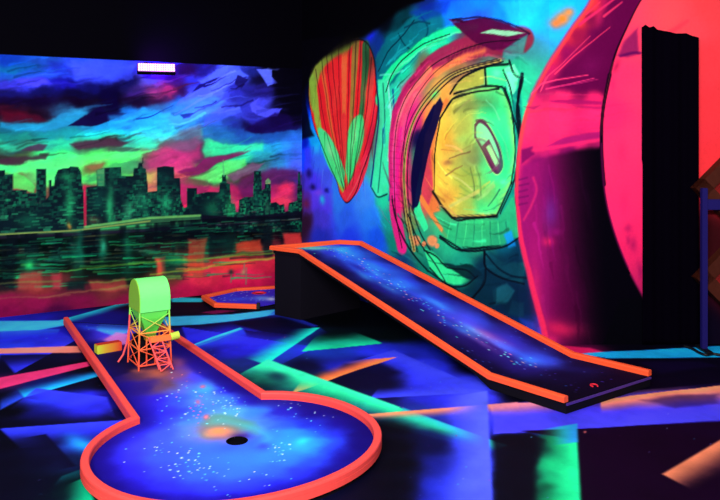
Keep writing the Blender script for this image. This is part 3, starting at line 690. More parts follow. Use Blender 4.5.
p.daub(60, 312, 372, 60, 180, lambda x, y: (.12 * (x - 345) / 30, 1), 58, (1, 3), (8, 24), .5, .5, 1.4)
p.vivid(.26, 1.24, 1.12)
p.poly([(478,258),(520,248),(532,292),(543,345),(500,345),(452,306)], (9,34,54), 14, .62, 4)
p.poly([(496,288),(506,283),(515,291),(508,302),(496,304)], (24,98,112), 3, .7, 2)
p.poly([(520,318),(534,322),(542,334),(530,336)], (28,60,190), 5, .7, 2)
p.poly([(300,60),(307,66),(305,84),(306,104),(311,128),(314,136),(300,140)], (5,5,22), 5, .9, 2)
p.poly([(300,40),(345,36),(330,52),(316,66),(308,82),(300,96)], (5,4,10), 5, .85, 2)
p.poly(curve([(440,97),(429,113),(421,135),(415,165),(412,202),(418,205),(423,180),(430,150),(438,122),(443,104)], 4), (12,10,56), 1.3, .95, 1)
for x, y, rx, ry, c, a, an in [(472,106,20,9,(112,124,64),.65,-12),(462,128,14,10,(176,150,60),.55,-20),(450,150,10,12,(236,146,54),.6,0),(466,180,16,12,(176,186,66),.5,0),(486,196,16,10,(110,190,90),.5,0),(494,110,10,12,(50,186,108),.6,0),(503,160,7,24,(40,200,120),.5,0),(474,150,12,7,(120,86,74),.5,-20),(446,198,8,10,(226,130,60),.5,0)]:
    p.blob(x, y, rx, ry, c, a, an, 5)
p.blob(470, 158, 20, 52, (134,178,78), .5, 0, 5); p.blob(486, 100, 16, 9, (90,150,80), .5, 0, 4)
for x0, y0, x1, y1, w, c in [(445,146,462,152,3,(246,196,100)),(449,160,470,152,1.5,(110,70,50)),(452,176,472,190,2,(220,220,120)),(470,168,474,198,1.4,(90,110,60)),(476,166,481,198,1.4,(90,120,66)),(450,206,478,192,4,(216,214,104)),(478,200,494,186,4,(160,230,120)),(456,112,470,100,2,(150,150,80)),(440,205,456,216,2,(240,180,90)),(486,100,500,120,2,(110,230,150)),(498,130,508,160,2,(90,230,150)),(462,166,446,176,1.6,(140,90,50)),(488,206,500,190,1.6,(20,90,70))]:
    p.stroke(curve([(x0,y0),((x0+x1)/2+1.5,(y0+y1)/2-1),(x1,y1)]), w*.5, c, 1.6, .8, 2, w)
p.stroke(gl, 4.6, (196,170,84), 1.3, .9, 1, 3); p.stroke(gl, 1.3, (24,18,26), 1.0, .95); p.stroke([(a + 3.4, b + 1.6) for a, b in gl], 1.4, (14,12,26), 1.0, .95); p.stroke([(a - 3, b - 1) for a, b in gl], 1.2, (30,14,34), 1.0, .85)
for pts, w in [(curve([(424,250),(436,256),(448,268),(466,270),(476,278)]), 2), (curve([(430,268),(446,284),(464,286),(478,276)]), 2), (curve([(440,238),(462,251),(502,247),(522,236)]), 2.6), (curve([(484,252),(486,268),(502,278),(524,284)]), 2.4), (curve([(470,300),(484,284),(486,266)]), 2), (curve([(408,214),(418,240),(434,262),(450,290)]), 2.2), (curve([(392,196),(396,220),(408,246),(428,272)]), 1.8), (curve([(503,88),(512,112),(519,142),(513,184),(500,214)]), 2.2), (curve([(522,78),(517,110),(521,150),(517,190),(520,226),(528,270)]), 3)]:
    p.stroke(pts, w, (7,12,24), 1.2, .9, 1, w * .6)
brd = fbm(G[:, 0], G[:, 1], 9, 41, 3); p.C = p.C * (.9 + .2 * brd[:, None])
# --- big painted ring on the doorway wall
outer = curve([(596,-30),(590,0),(571,28),(549,62),(531,95),(521,128),(516,160),(515,195),(520,235),(530,280),(541,320),(549,352)], 5)
inn = curve([(662,-30),(641,0),(628,25),(615,55),(607,88),(602,120),(602,160),(606,200),(615,235),(628,268),(644,298)], 5)
RF = []
for row in [(-20,[(600,170,20,80),(625,120,12,70),(650,100,8,66)]),(3,[(592,225,50,60),(606,170,24,80),(622,120,14,74),(636,110,10,70)]),(18,[(580,240,60,50),(590,120,14,66),(604,190,30,86),(618,112,10,72),(630,104,8,66)]),(36,[(566,200,40,60),(578,150,20,66),(594,110,8,70),(606,106,8,70),(618,98,6,66)]),(56,[(552,225,40,66),(566,140,14,80),(584,130,14,76),(600,104,6,70),(612,92,4,60)]),(76,[(538,200,30,90),(552,190,28,86),(568,124,12,74),(590,100,6,66),(604,88,4,56)]),(86,[(532,110,6,70),(556,130,14,76),(580,104,8,66),(604,92,6,54)]),(95,[(526,255,44,100),(560,250,44,100),(596,235,36,98)]),
            (112,[(522,255,48,100),(560,254,46,100),(598,250,44,104)]),(128,[(520,255,50,98),(560,254,46,100),(598,235,38,100)]),(142,[(518,240,42,98),(545,250,42,98),(580,210,34,100),(600,170,26,90)]),(152,[(518,190,24,100),(548,190,26,100),(572,120,12,84),(600,60,6,46)]),(166,[(518,205,30,100),(540,110,8,86),(566,86,6,72),(584,18,6,28),(600,10,5,24)]),(190,[(518,215,34,104),(530,150,16,92),(546,112,10,92),(566,92,6,80),(582,14,6,26),(604,8,4,18)]),
            (215,[(520,190,30,100),(535,130,12,92),(550,112,34,140),(566,90,8,86),(584,16,5,28),(612,8,4,16)]),(240,[(524,180,24,96),(538,160,20,104),(550,205,30,100),(566,100,8,82),(584,22,5,32),(620,6,4,14)]),(262,[(528,190,24,100),(542,150,12,96),(556,110,6,84),(574,84,6,66),(592,14,4,24),(630,5,3,12)]),(285,[(533,215,32,92),(546,170,18,106),(562,118,8,88),(580,64,4,54),(600,8,4,18),(640,5,3,10)]),(310,[(540,235,36,84),(552,185,24,104),(568,110,8,80),(586,56,4,44),(606,8,4,16),(640,4,3,10)]),(330,[(546,245,44,88),(560,225,36,76),(576,130,14,64),(594,50,8,46),(612,10,6,24),(640,5,4,12)]),(344,[(548,235,44,110),(562,190,30,100),(576,70,14,70),(594,16,10,50),(620,10,8,36),(640,6,5,16)])]:
    y, cs = row
    for c in cs: RF.append((c[0], y, c[1:]))
fld = p.field(RF, 6, warp=4, power=2.2)
T = np.array([on_right(*c) for c in outer + [(900,352),(900,-30)]]); d = p.sd(T, p.q(1))
a = smooth((.004 - d) / .012)[:, None]
p.C = p.C * (1 - a) + fld * a
p.poly([(522,166),(548,156),(575,150),(602,147),(604,200),(614,236),(640,296),(644,352),(549,352),(540,316),(528,268),(521,235),(518,196)], (150,16,98), 6, 1, 2, grad=((530,240),(606,236),(6,3,14)))
p.blob(548, 190, 10, 26, (112,10,92), .6, 0, 4); p.blob(535, 250, 8, 22, (178,22,108), .5, -8, 4); p.blob(568, 300, 16, 30, (84,5,58), .5, 0, 4); p.blob(560, 328, 22, 9, (214,34,84), .75, 8, 4); p.blob(550, 343, 10, 8, (240,44,104), .85, 0, 3); p.blob(536, 290, 6, 30, (214,32,98), .6, -8, 4)
p.poly([(645,-8),(641,0),(628,25),(615,55),(606,91),(566,91),(550,86),(562,70),(584,50),(598,30),(604,10),(612,-8)], (98,6,66), 9, .9, 3)
p.blob(590, 66, 14, 10, (120,14,84), .5, -30, 3)
p.blob(563, 18, 9, 8, (255,122,28), .95, -30, 2); p.blob(556, 23, 7, 6, (250,110,30), .8, 0, 2); p.blob(569, 12, 6, 5, (255,130,40), .8)
p.stroke([(a + 2, b) for a, b in outer[:36]], 4, (238,66,62), 3, .8, 1, 3)
p.stroke(outer[2:22], 2.5, (150,50,120), 2, .5)
p.stroke(curve([(516,190),(521,238),(531,282),(542,322),(548,350)]), 3.4, (244,40,88), 2, .9, 1, 6)
for pts, w, c in [([(540,92),(548,76),(560,66),(590,36)],1.0,(235,60,100)),([(555,74),(574,56),(610,27)],1.1,(255,60,96)),([(532,94),(541,84),(556,80),(588,75)],1.6,(255,60,110)),([(546,89),(570,84),(594,78)],1.4,(235,50,110)),([(560,86),(580,83),(598,79)],1,(190,36,100)),([(541,90),(543,84),(546,77)],1,(255,60,110)),([(580,24),(610,2),(626,-10)],3,(214,40,92)),([(604,16),(622,2)],2.4,(220,46,92)),([(586,14),(600,2)],2,(220,50,80))]:
    p.stroke(pts, w, c, 1.2, .9, .6, w * .5)
p.stroke(curve([(522,132),(540,112),(530,104)]), 2, (120,14,84), 2, .0)
for T_, c, a in [([(548,101),(575,99),(602,101),(602,104),(576,104),(552,103)],(156,18,92),.75),([(572,105),(602,106),(602,109),(582,108)],(170,20,92),.65),([(524,107),(540,106),(534,110)],(150,20,80),.7),([(545,147),(562,138),(585,133),(602,131),(602,139),(580,141),(562,146)],(158,22,100),.8),([(521,150),(532,146),(534,154),(521,164)],(110,8,80),.8)]:
    p.poly(T_, c, 2, a, 2)
p.stroke(curve([(533,150),(560,146),(580,143),(602,139)]), 3, (240,40,100), 3, .8, 1)
for i, y in enumerate((178,184,190,196,203)):
    p.stroke([(519, y + 2), (527 + i % 2, y)], 1.6, (110,12,84), 1.4, .8, 1)
p.stroke(curve([(533,178),(536,190),(532,204),(524,220)]), 2, (236,40,104), 2.4, .6, 1)
p.blob(551, 213, 8, 18, (112,44,150), .6, 0, 3); p.blob(548, 241, 6, 5, (235,34,96), .8, 0, 2); p.blob(556, 232, 6, 4, (150,20,110), .6)
# inside of the ring: the flat red surround of the doorway
ins = inn + [(644,352),(900,352),(900,-30)]
IF = [(650,5,(255,72,84)),(670,15,(255,76,84)),(690,25,(255,70,80)),(630,40,(246,60,92)),(640,5,(252,66,92)),(622,80,(250,50,96)),(636,90,(255,56,98)),(612,110,(244,42,98)),(636,140,(255,52,100)),(612,160,(250,48,98)),(636,190,(255,46,98)),(622,215,(244,44,100)),(636,235,(238,40,96)),(630,255,(228,36,94)),(639,275,(206,34,92)),(642,290,(180,30,84)),(708,10,(255,66,72)),(708,60,(255,60,68)),(708,110,(255,56,64)),(708,170,(255,54,60)),(750,100,(250,56,62)),(740,200,(150,26,28)),(740,300,(70,12,20)),(820,100,(230,50,56)),(820,220,(120,22,26)),(820,320,(40,10,20)),(708,240,(60,14,20)),(708,330,(16,8,30))]
fi = p.field(IF, 10, warp=3); T = np.array([on_right(*c) for c in ins]); d = p.sd(T, p.q(.5)); a = smooth((.004 - d) / .01)[:, None]
p.C = p.C * (1 - a) + fi * a
p.poly([(642,296),(700,250),(700,352),(600,352),(620,300)], (5,4,12), 3, 1)
p.poly([(616,56),(624,40),(638,28),(638,54),(626,57)], (126,22,86), 4, .8, 3)
p.stroke(curve([(620,56),(632,53),(640,53)]), 2.4, (90,10,84), 2, .8, 1)
p.blob(616, 66, 3, 8, (150,20,70), .6, 20, 2); p.blob(613, 84, 3, 8, (214,34,92), .6, 0, 2)
for x, y, rx, ry, a in [(628,228,6,5,.5),(634,244,5,9,.55),(628,240,3,6,.5),(640,270,3,10,.6),(622,150,6,14,.18),(624,200,5,14,.18)]:
    p.blob(x, y, rx, ry, (150,18,82), a, 0, 5)
p.stroke([(670,32),(680,25),(688,20)], 5, (226,50,74), 4, .6, 2, 2)
p.daub(40, 524, 598, 95, 145, lambda x, y: (1, -.08), 61, (1, 2.5), (10, 40), .35, .75, 1.1)
p.daub(40, 530, 590, 160, 335, lambda x, y: (.15, 1), 62, (1.5, 5), (15, 50), .35, .5, 1.5)
p.stroke(inn[4:34], .8, (14,4,24), 1.2, .95, 0, 3.8)
p.stroke(inn[18:30], 3.6, (16,4,26), 1.4, .95, 0, 1.2)
p.stroke(inn[28:46], 1.5, (96,10,66), 1.4, .85, 0, 1.5)
p.stroke(inn[46:54], 2, (170,24,90), 1.6, .7)
p.stroke(inn[16:28], .8, (150,50,60), .8, .5)
fr = G[:, 0] > on_right(549, 100)[0]; Cs = p.C.copy(); p.vivid(.16, 1.06, 1.05); p.C[~fr] = Cs[~fr]
L1 = np.nonzero(G[:, 0] <= LR + 1e-6)[0]
nR = 330; nA = len(sr)
V3 = np.where((G[:, 0] <= LR + 1e-6)[:, None], C0 + (C1 - C0) * (G[:, 0] / LR)[:, None], C1 + (C2 - C1) * ((G[:, 0] - LR) / LF)[:, None])
V = np.c_[V3, G[:, 1]].reshape(len(zr), nA, 3); Cc = p.C.reshape(len(zr), nA, 3)
structure(grid_obj('wall_right', V[:, :nR].reshape(-1, 3), nR, len(zr), Cc[:, :nR].reshape(-1, 3), M_WALL))
structure(grid_obj('wall_front', V[:, nR - 1:].reshape(-1, 3), nA - nR + 1, len(zr), Cc[:, nR - 1:].reshape(-1, 3), M_WALL))
# ================================================================== floor with painted rays
xs = np.linspace(-4.6, 3.7, 1010)
rows = np.r_[np.linspace(145.5, 382, 322), np.linspace(386, 1400, 22)]
ys = (F * EYE / rows)[::-1]
G = np.stack(np.meshgrid(xs, ys), -1).reshape(-1, 2)
p = Paint(G, flr, .0075, (15, 9, 44), seed=21, wf=2.6)
FF = []
for row in [(300,[(10,14,8,50),(60,16,8,60),(130,30,10,60),(190,14,8,40),(300,10,8,30)]),(320,[(10,30,40,200),(80,30,30,160),(190,14,10,60),(260,20,20,110),(300,12,10,40),(340,6,10,20),(380,6,16,22),(600,10,10,60),(700,14,20,100)]),
            (335,[(20,36,40,225),(60,36,36,210),(110,30,28,150),(185,30,26,150),(240,40,36,200),(290,36,40,200),(330,10,40,50),(380,10,34,40),(450,10,14,50),(600,12,8,44),(700,12,8,50)]),
            (350,[(10,40,60,225),(50,24,18,110),(80,40,20,90),(200,26,20,120),(240,36,30,190),(280,24,60,150),(330,30,60,190),(380,40,50,220),(440,40,50,220),(580,120,16,80),(640,14,8,50),(700,14,6,48)]),
            (366,[(10,20,16,80),(40,22,12,72),(100,14,10,40),(250,30,50,130),(300,20,20,90),(340,34,40,190),(380,16,12,70),(430,46,54,240),(480,18,10,60),(600,16,8,50),(700,14,6,44)]),
            (382,[(8,110,30,110),(40,26,30,130),(80,18,30,110),(110,12,8,40),(250,16,50,80),(300,24,70,110),(340,18,12,60),(380,20,14,80),(430,44,48,220),(480,56,64,250),(520,10,6,26),(640,18,8,50),(700,30,18,90)]),
            (398,[(8,18,12,60),(40,40,60,220),(80,44,46,230),(110,30,22,150),(330,14,70,90),(380,24,22,110),(430,40,44,210),(475,56,60,246),(520,14,8,40),(600,120,60,110),(660,120,70,140),(710,150,80,140)]),
            (412,[(8,14,8,44),(40,26,24,140),(85,42,40,215),(120,24,16,100),(380,28,40,120),(420,40,60,180),(470,70,64,230),(520,70,54,210),(580,66,48,220),(650,66,50,225),(710,60,46,215)]),
            (428,[(8,16,10,50),(45,22,18,110),(85,34,34,180),(120,30,26,140),(390,14,10,46),(430,24,30,120),(470,50,56,230),(520,42,36,190),(580,40,36,190),(640,28,16,100),(700,40,30,150)]),
            (445,[(8,16,10,52),(40,18,14,80),(75,34,60,180),(100,26,24,120),(395,14,9,46),(430,20,20,100),(470,54,66,250),(515,14,8,36),(560,20,130,90),(620,28,4,40),(690,28,6,40)]),
            (465,[(8,18,12,60),(40,18,14,70),(70,24,40,110),(395,14,10,46),(440,30,36,160),(475,58,72,255),(515,16,12,38),(555,26,180,115),(620,28,3,36),(690,40,16,40)]),
            (485,[(8,18,12,60),(40,16,14,64),(75,10,60,70),(395,14,9,46),(440,34,44,190),(475,56,74,255),(515,16,14,38),(555,24,170,110),(620,30,3,38),(690,34,6,40)]),
            (505,[(8,18,12,60),(40,16,20,64),(75,10,110,90),(395,14,9,46),(440,32,40,190),(475,54,70,252),(515,16,12,38),(555,20,140,92),(620,30,3,38),(690,32,4,40)]),
            (640,[(0,20,14,80),(360,16,12,60),(470,48,60,220),(555,16,90,70),(720,26,6,36)])]:
    y, cs = row
    for c in cs: FF.append((c[0], y, c[1:]))
view = G[:, 1] > 2.0
p.C = p.field(FF, 9, warp=8, power=2.0)
p.deepen(.45)
# rays, far to near
B_ = (48, 54, 244); CY = (60, 175, 255)
p.ray((15,373), (76,340), (-14,340), (52,327), (50,54,246), .9)
p.poly([(-30,322),(0,321),(62,320.5),(67,325),(40,330),(0,332),(-30,333)], CY, 8, .95, 1)
p.ray((0,331), (60,329), (0,343), (56,337), (44,100,246), .7)
p.ray((60,320), (132,300), (66,326), (130,306), (40,190,205), .95, 4)
p.ray((-20,312), (90,303), (-20,322), (80,310), (44,38,205), .7, 4)
p.poly([(170,297.5),(203,298),(203,302),(172,302)], (34,190,205), 4, .9)
p.poly([(166,302),(203,303.5),(240,306.5),(276,309),(262,315),(200,314),(166,315)], (12,7,34), 6, .9)
p.poly([(200,312.5),(225,309),(249,307),(240,310.5),(214,314)], (140,24,82), 4, .8)
p.ray((182,327), (316,347), (196,364), (262,374), (46,46,236), .95)
p.poly([(160,317),(200,315.5),(230,314.5),(274,309.5),(284,313),(262,317),(230,321.5),(200,324.5),(166,326)], (64,178,255), 6, .98, 1)
p.ray((276,310), (318,326), (262,319), (300,330), (40,60,230), .6)
p.poly([(232,323),(280,317),(330,332),(312,338),(262,332)], (10,6,40), 8, .8)
p.poly([(192,345),(212,337),(240,327.5),(243,329),(216,340.5),(196,347)], (54,180,255), 3, .98)
p.ray((192,346), (242,329), (200,356), (254,338), (44,80,246), .7)
p.ray((244,330), (312,338), (250,342), (310,345), (22,12,70), .7)
p.ray((320,327.5), (266,365), (294,329), (238,356), (30,214,190), .98, 2, 2)
p.ray((266,365), (320,327.5), (292,372), (330,334), (24,60,150), .6)
p.ray((302,351.5), (382,343.5), (322,330), (352,331), (28,206,146), .98, 2, 2)
p.ray((394,350), (488,391), (330,368), (440,408), (54,62,246), .98)
p.ray((488,391), (489,404), (440,385), (440,404), (62,72,252), .7)
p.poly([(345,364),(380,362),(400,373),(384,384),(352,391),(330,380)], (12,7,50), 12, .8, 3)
p.ray((370,398.5), (470,393), (380,386), (460,383), (62,72,250), .85)
p.ray((292,393), (397,357), (302,376), (346,361), (248,118,64), 1, 2, 2)
p.ray((268,359.5), (507,446), (222,384), (490,452), (40,224,150), 1, 3, 2, end=.05)
p.ray((268,359.5), (400,407), (244,372), (396,412), (60,240,170), .7, 2)
p.blob(276, 377, 12, 6, (18,30,70), .7, 10, 6)
p.ray((402,407), (507,446), (400,418), (490,449), (44,170,200), .7)
p.ray((364,414.5), (518,402), (368,422), (520,412), (246,136,96), 1, 2)
p.ray((491,411), (560,414), (491,432), (560,430), B_, .8)
p.ray((493,434.5), (800,415), (493,404), (800,380), (66,62,246), 1, 2, 2, end=.3)
p.ray((490,404.5), (536,402), (492,418), (566,416), (226,132,146), .95)
p.ray((600,399.5), (800,376), (600,416), (800,400), (250,136,98), 1, 2, 3)
p.poly([(640,400),(690,394),(720,393),(720,403),(670,407)], (40,20,84), 9, .55, 6)
p.poly([(520,431),(600,428),(720,421.5),(800,416),(800,510),(584,510),(577,440)], (24,3,34), 2, .95, 1)
p.poly([(492,437),(530,433),(546,440),(536,470),(534,510),(495,510)], (12,8,28), 6, .9, 3)
p.ray((576.5,424), (581,510), (536,430), (524,510), (34,222,140), 1, 3)
p.ray((577,424), (578,442), (548,428), (548,446), (44,120,230), .8, 3)
p.blob(548, 487, 12, 6, (12,60,46), .6, 0, 8); p.blob(545, 448, 8, 8, (14,50,50), .5, 0, 8)
p.ray((487,391), (493,510), (440,398), (424,510), (76,88,255), 1, 3)
p.ray((662,474), (800,393), (696,492), (800,450), (222,126,88), .95, 3)
p.poly([(560,345),(590,348),(604,352),(596,357),(570,360),(545,350)], (214,30,92), 8, .85, 3)
p.poly([(578,354),(600,352),(640,350.5),(690,347.5),(800,342),(800,352),(720,357),(660,358),(610,358.5)], (26,155,255), 3, 1, 1)
p.poly([(596,360),(660,359.5),(720,358.5),(800,356),(800,374),(720,383),(640,390)], (10,4,32), 3, .95)
p.poly([(640,362),(700,361),(720,366),(660,374)], (30,12,80), 10, .3, 4)
# left of the lane
p.poly([(-20,348.5),(0,348.5),(78,346),(82,352.5),(0,353.5),(-20,354)], (240,128,108), 3, .95, 1)
p.ray((0,355), (82,354), (0,374), (84,362), (12,8,52), .85)
p.poly([(-30,384),(0,377.5),(50,368.5),(88,361.5),(90,366),(50,376),(0,389),(-30,395)], (236,54,112), 3, .95, 1)
p.ray((24,397.5), (101,375.5), (16,388), (96,368), (34,166,240), 1, 2)
p.ray((0,410), (24,397.5), (0,388), (16,388), (46,84,245), .8, 4)
p.ray((24,398), (101,376), (50,402), (106,390), (10,6,34), .85)
p.ray((36,388), (107,397), (4,414), (118,424), (50,56,246), .95)
p.ray((0,428.5), (122,420), (20,448), (112,446), (50,60,246), .95)
p.ray((0,428), (120,420), (0,412), (100,412), (10,6,40), .7)
p.blob(80, 444, 18, 8, (38,155,240), .9, 20, 6)
p.ray((46,434), (76,466), (10,440), (40,474), (12,8,44), .9)
p.ray((88,476), (96,510), (64,486), (56,510), (18,190,132), .95)
p.ray((62,476), (84,468), (50,490), (80,486), (14,100,110), .6)
# scattered drips of paint
sp = random.Random(4)
for i in range(90):
    x, y = sp.uniform(-20, 720), sp.uniform(335, 500)
    p.blob(x, y, .6, .6, sp.choice([(120,120,220),(160,60,140),(60,150,200),(110,110,160)]), sp.uniform(.3, .8))
p.blob(585, 432, 1.4, 1.2, (240,120,110), .9)
p.vivid(.22, 1.2, 1.05)
gn = fbm(G[:, 0], G[:, 1] * .8, 5, 8, 4); p.C = p.C * (.82 + .36 * gn[:, None])
def floor_keep(c):
    P = c[:, :2]
    n1 = np.array([-(C0 - CL)[1], (C0 - CL)[0]]); n2 = np.array([-(C1 - C0)[1], (C1 - C0)[0]]); n3 = np.array([-(C2 - C1)[1], (C2 - C1)[0]])
    return ((P - C0) @ n1 < .02) & (((P - C0) @ n2 < .02) | (P[:, 0] < C0[0]) | (P[:, 0] > C1[0])) & (((P - C1) @ n3 < .02) | (P[:, 0] < C1[0]))
structure(grid_obj('floor', np.c_[G, np.zeros(len(G))], len(xs), len(ys), p.C, M_FLOOR, floor_keep))
bm = bmesh.new(); add_box(bm, (-.45, 4.3, ZT + .05), (8.6, 9.6, .1))
structure(bm_obj('ceiling', bm, M_CEIL))
# ================================================================== putting lane with the round green
def at_z(px, py, z): return np.array(flr(px, py, z))
ZB, ZG, ZR = .03, .045, .088                   # platform top, felt, rail top
RW = .043
cx, cy = -.627, 3.996
def rad(t): return .679 + .0149 * math.cos(2 * t) + .0485 * math.sin(2 * t) + RW / 2
JL = at_z(135.5, 416, ZR); JR = at_z(263.5, 391.5, ZR)
L0 = at_z(66, 317, ZR); R0 = at_z(158, 322, ZR)
tl = math.atan2(JL[1] - cy, JL[0] - cx); tr_ = math.atan2(JR[1] - cy, JR[0] - cx)
if tl > 0: tl -= 2 * math.pi
arc = []
n = 72
rl, rr = math.hypot(*(JL - [cx, cy])), math.hypot(*(JR - [cx, cy]))
for i in range(n + 1):
    t = tl + (tr_ - tl) * i / n
    r = rad(t); u = i / n
    r += (rl - rad(tl)) * smooth(1 - u * 4) + (rr - rad(tr_)) * smooth(1 - (1 - u) * 5)
    arc.append((cx + r * math.cos(t), cy + r * math.sin(t)))
path = [tuple(L0)] + arc + [tuple(R0)]
path = [(x, y, ZB) for x, y in path]
lane = thing('minigolf_lane', 'coral-edged putting lane with round starry blue green in the foreground', 'minigolf lane', (cx, cy, 0))
base_out = [(x, y) for x, y, z in path]
off = lambda z: [(x - cx, y - cy) for x, y in base_out]
bm = bmesh.new(); add_prism(bm, off(0), 0, ZB - .001); bm_obj('platform', bm, M_BLACK, lane)
loc = [(a - cx, b - cy, c) for a, b, c in path]
for a, b in ((0, 1), (1, n + 1), (n + 1, n + 2)):
    bm_obj('rail', sweep(loc, a, b, RW, ZR - ZB), M_RAIL, lane)
HX, HY = at_z(237, 441, ZG)
st = .0068
bx = np.array(base_out)
gx = np.arange(bx[:, 0].min() - .02, bx[:, 0].max() + .02, st); gy = np.arange(bx[:, 1].min() - .02, bx[:, 1].max() + .02, st)
G = np.stack(np.meshgrid(gx, gy), -1).reshape(-1, 2)
trl = lambda x, y: flr(x, y, ZG)
p = Paint(G, trl, .0062, (36, 22, 185), seed=33, wf=4.2)
LFD = []
for row in [(312,[(70,30,40,200),(100,40,70,225),(125,44,90,230),(150,40,60,200)]),(322,[(75,40,40,200),(95,50,100,240),(118,60,150,245),(130,50,110,235),(160,40,60,200)]),(334,[(80,36,26,160),(100,60,50,200),(120,150,90,210),(135,40,24,140),(165,30,20,110)]),(348,[(92,24,14,90),(115,60,24,110),(140,30,16,70),(165,60,30,120),(190,40,26,150)]),(362,[(100,26,14,96),(125,26,12,80),(150,70,36,80),(175,90,50,130),(200,50,36,190)]),
            (375,[(112,30,16,120),(132,96,56,92),(155,150,80,84),(178,140,84,130),(200,60,60,220),(225,36,24,170)]),(388,[(122,36,20,150),(145,44,26,130),(165,120,76,110),(188,80,96,210),(206,70,130,230),(225,44,44,220),(248,32,18,150)]),(400,[(132,44,28,180),(155,46,30,190),(180,50,70,225),(203,90,120,220),(222,60,120,235),(245,44,36,200)]),
            (412,[(145,40,26,190),(170,46,40,215),(195,46,90,232),(212,100,150,190),(228,80,170,190),(250,50,110,230),(280,36,26,170),(310,26,12,130),(350,22,10,110)]),(424,[(112,38,22,170),(140,46,40,215),(170,50,60,235),(198,50,120,235),(212,150,150,130),(226,130,170,120),(245,80,160,170),(262,60,110,220),(285,42,70,220),(310,34,34,180),(340,28,14,140),(368,22,8,110)]),
            (434,[(100,36,20,165),(130,50,46,225),(165,54,72,245),(195,60,130,240),(206,190,130,120),(222,240,138,92),(236,190,120,110),(252,60,70,200),(268,50,110,235),(290,44,130,235),(312,40,110,225),(335,38,40,200),(364,22,8,112)]),
            (446,[(96,36,20,165),(130,52,50,230),(165,56,80,250),(200,54,100,245),(222,44,50,210),(252,50,70,220),(275,50,130,240),(296,50,180,225),(312,44,150,225),(335,40,56,220),(362,24,10,120)]),
            (458,[(94,34,16,158),(130,48,42,220),(165,52,76,248),(200,54,100,250),(230,54,110,250),(262,52,120,245),(290,46,110,235),(318,40,60,220),(350,28,14,140)]),(472,[(98,30,14,150),(130,42,30,200),(165,48,56,235),(200,50,86,250),(235,52,96,250),(270,46,80,240),(300,40,44,215),(335,28,14,140)]),
            (486,[(112,28,12,140),(140,36,22,175),(170,42,38,205),(205,44,54,225),(245,42,50,225),(280,34,28,190),(310,26,12,140)]),(498,[(150,30,14,150),(190,34,18,168),(230,34,20,170),(270,28,12,150)])]:
    y, cs = row
    for c in cs: LFD.append((c[0], y, c[1:]))
p.C = p.field(LFD, 13, warp=12, power=2.0)
p.C = np.clip(p.C * 1.06, 0, 255)
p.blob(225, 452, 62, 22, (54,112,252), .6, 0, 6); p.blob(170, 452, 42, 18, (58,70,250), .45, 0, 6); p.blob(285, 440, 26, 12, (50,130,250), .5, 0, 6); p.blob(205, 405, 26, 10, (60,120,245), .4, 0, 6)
p.poly([(76,316),(100,314),(126,313),(128,318),(100,324),(84,330)], (44,70,235), 8, .6, 4)
p.poly([(100,322),(128,315),(130,332),(114,336),(98,330)], (70,170,250), 8, .8, 4)
p.poly([(104,340),(116,332),(128,334),(130,344),(116,346)], (225,130,200), 8, .8, 4)
p.poly([(100,356),(118,352),(140,360),(130,372),(112,378)], (24,12,74), 9, .8, 4)
p.poly([(150,340),(185,338),(220,366),(248,388),(230,392),(196,372),(170,352)], (30,16,150), 10, .6, 4)
p.blob(152, 372, 15, 5, (196,104,62), .6, -10, 8); p.blob(135, 371, 8, 3, (190,96,56), .5, 0, 6); p.blob(170, 382, 10, 5, (140,84,80), .6, 20, 6); p.blob(176, 362, 9, 6, (196,100,150), .55, 0, 6)
p.blob(195, 395, 10, 8, (60,130,240), .5, 20, 6); p.blob(206, 388, 8, 10, (60,190,220), .45, -30, 6)
p.poly(curve([(203,425),(212,414),(228,415),(250,421),(264,428),(258,436),(244,428),(226,422),(212,428)], 4), (112,196,124), 12, .38, 4)
p.poly(curve([(196,436),(206,428),(216,419),(232,420),(262,428),(270,440),(256,446),(264,436),(240,426),(220,428),(208,438)], 4), (70,190,220), 12, .45, 4)
p.blob(216, 430, 20, 7, (200,110,110), .5, -8, 4)
p.blob(219, 431, 14, 5.5, (246,140,88), .95, -6, 3); p.blob(208, 435, 7, 3, (214,150,110), .6, 0, 3)
p.blob(240, 436, 11, 4, (44,18,130), .7, 0, 3); p.blob(262, 447, 9, 5, (60,50,190), .5, 0, 4)
p.blob(302, 441, 9, 4, (50,210,215), .8, -15, 3); p.blob(285, 446, 10, 6, (50,140,240), .6, 0, 4)
p.blob(203, 386, 3, 2, (240,110,150), .8, 0, 3); p.blob(206, 417, 3, 3, (255,120,130), .9, 0, 2); p.blob(198, 402, 3, 2.5, (240,120,140), .7, 0, 2)
sp = random.Random(12)
def flecks(k, x0, y0, sx, sy, cols, r0=.5, r1=1.1):
    for i in range(int(k * .6)):
        x, y = sp.gauss(x0, sx), sp.gauss(y0, sy)
        r = sp.uniform(r0, r1)
        p.blob(x, y, r * 1.25, r * .8, sp.choice(cols), sp.uniform(.55, 1), 0, 0, .35)
W = [(190,240,255),(120,220,255),(230,250,255),(90,200,250)]
flecks(34, 118, 324, 7, 6, W, .4, .8); flecks(14, 96, 322, 8, 6, W, .4, .8)
flecks(40, 178, 406, 12, 16, W); flecks(38, 212, 400, 12, 10, W); flecks(36, 232, 404, 12, 8, W)
flecks(46, 188, 464, 12, 6, W, .6, 1.3); flecks(30, 162, 452, 14, 9, W); flecks(34, 281, 450, 6, 8, W, .6, 1.3); flecks(22, 288, 404, 7, 4, W, .6, 1.3); flecks(18, 310, 420, 12, 8, W)
flecks(24, 210, 476, 24, 8, W); flecks(16, 256, 478, 14, 6, W); flecks(22, 225, 415, 10, 6, W)
flecks(30, 202, 408, 6, 10, [(255,120,140),(250,150,120),(255,90,120)], .5, 1.2)
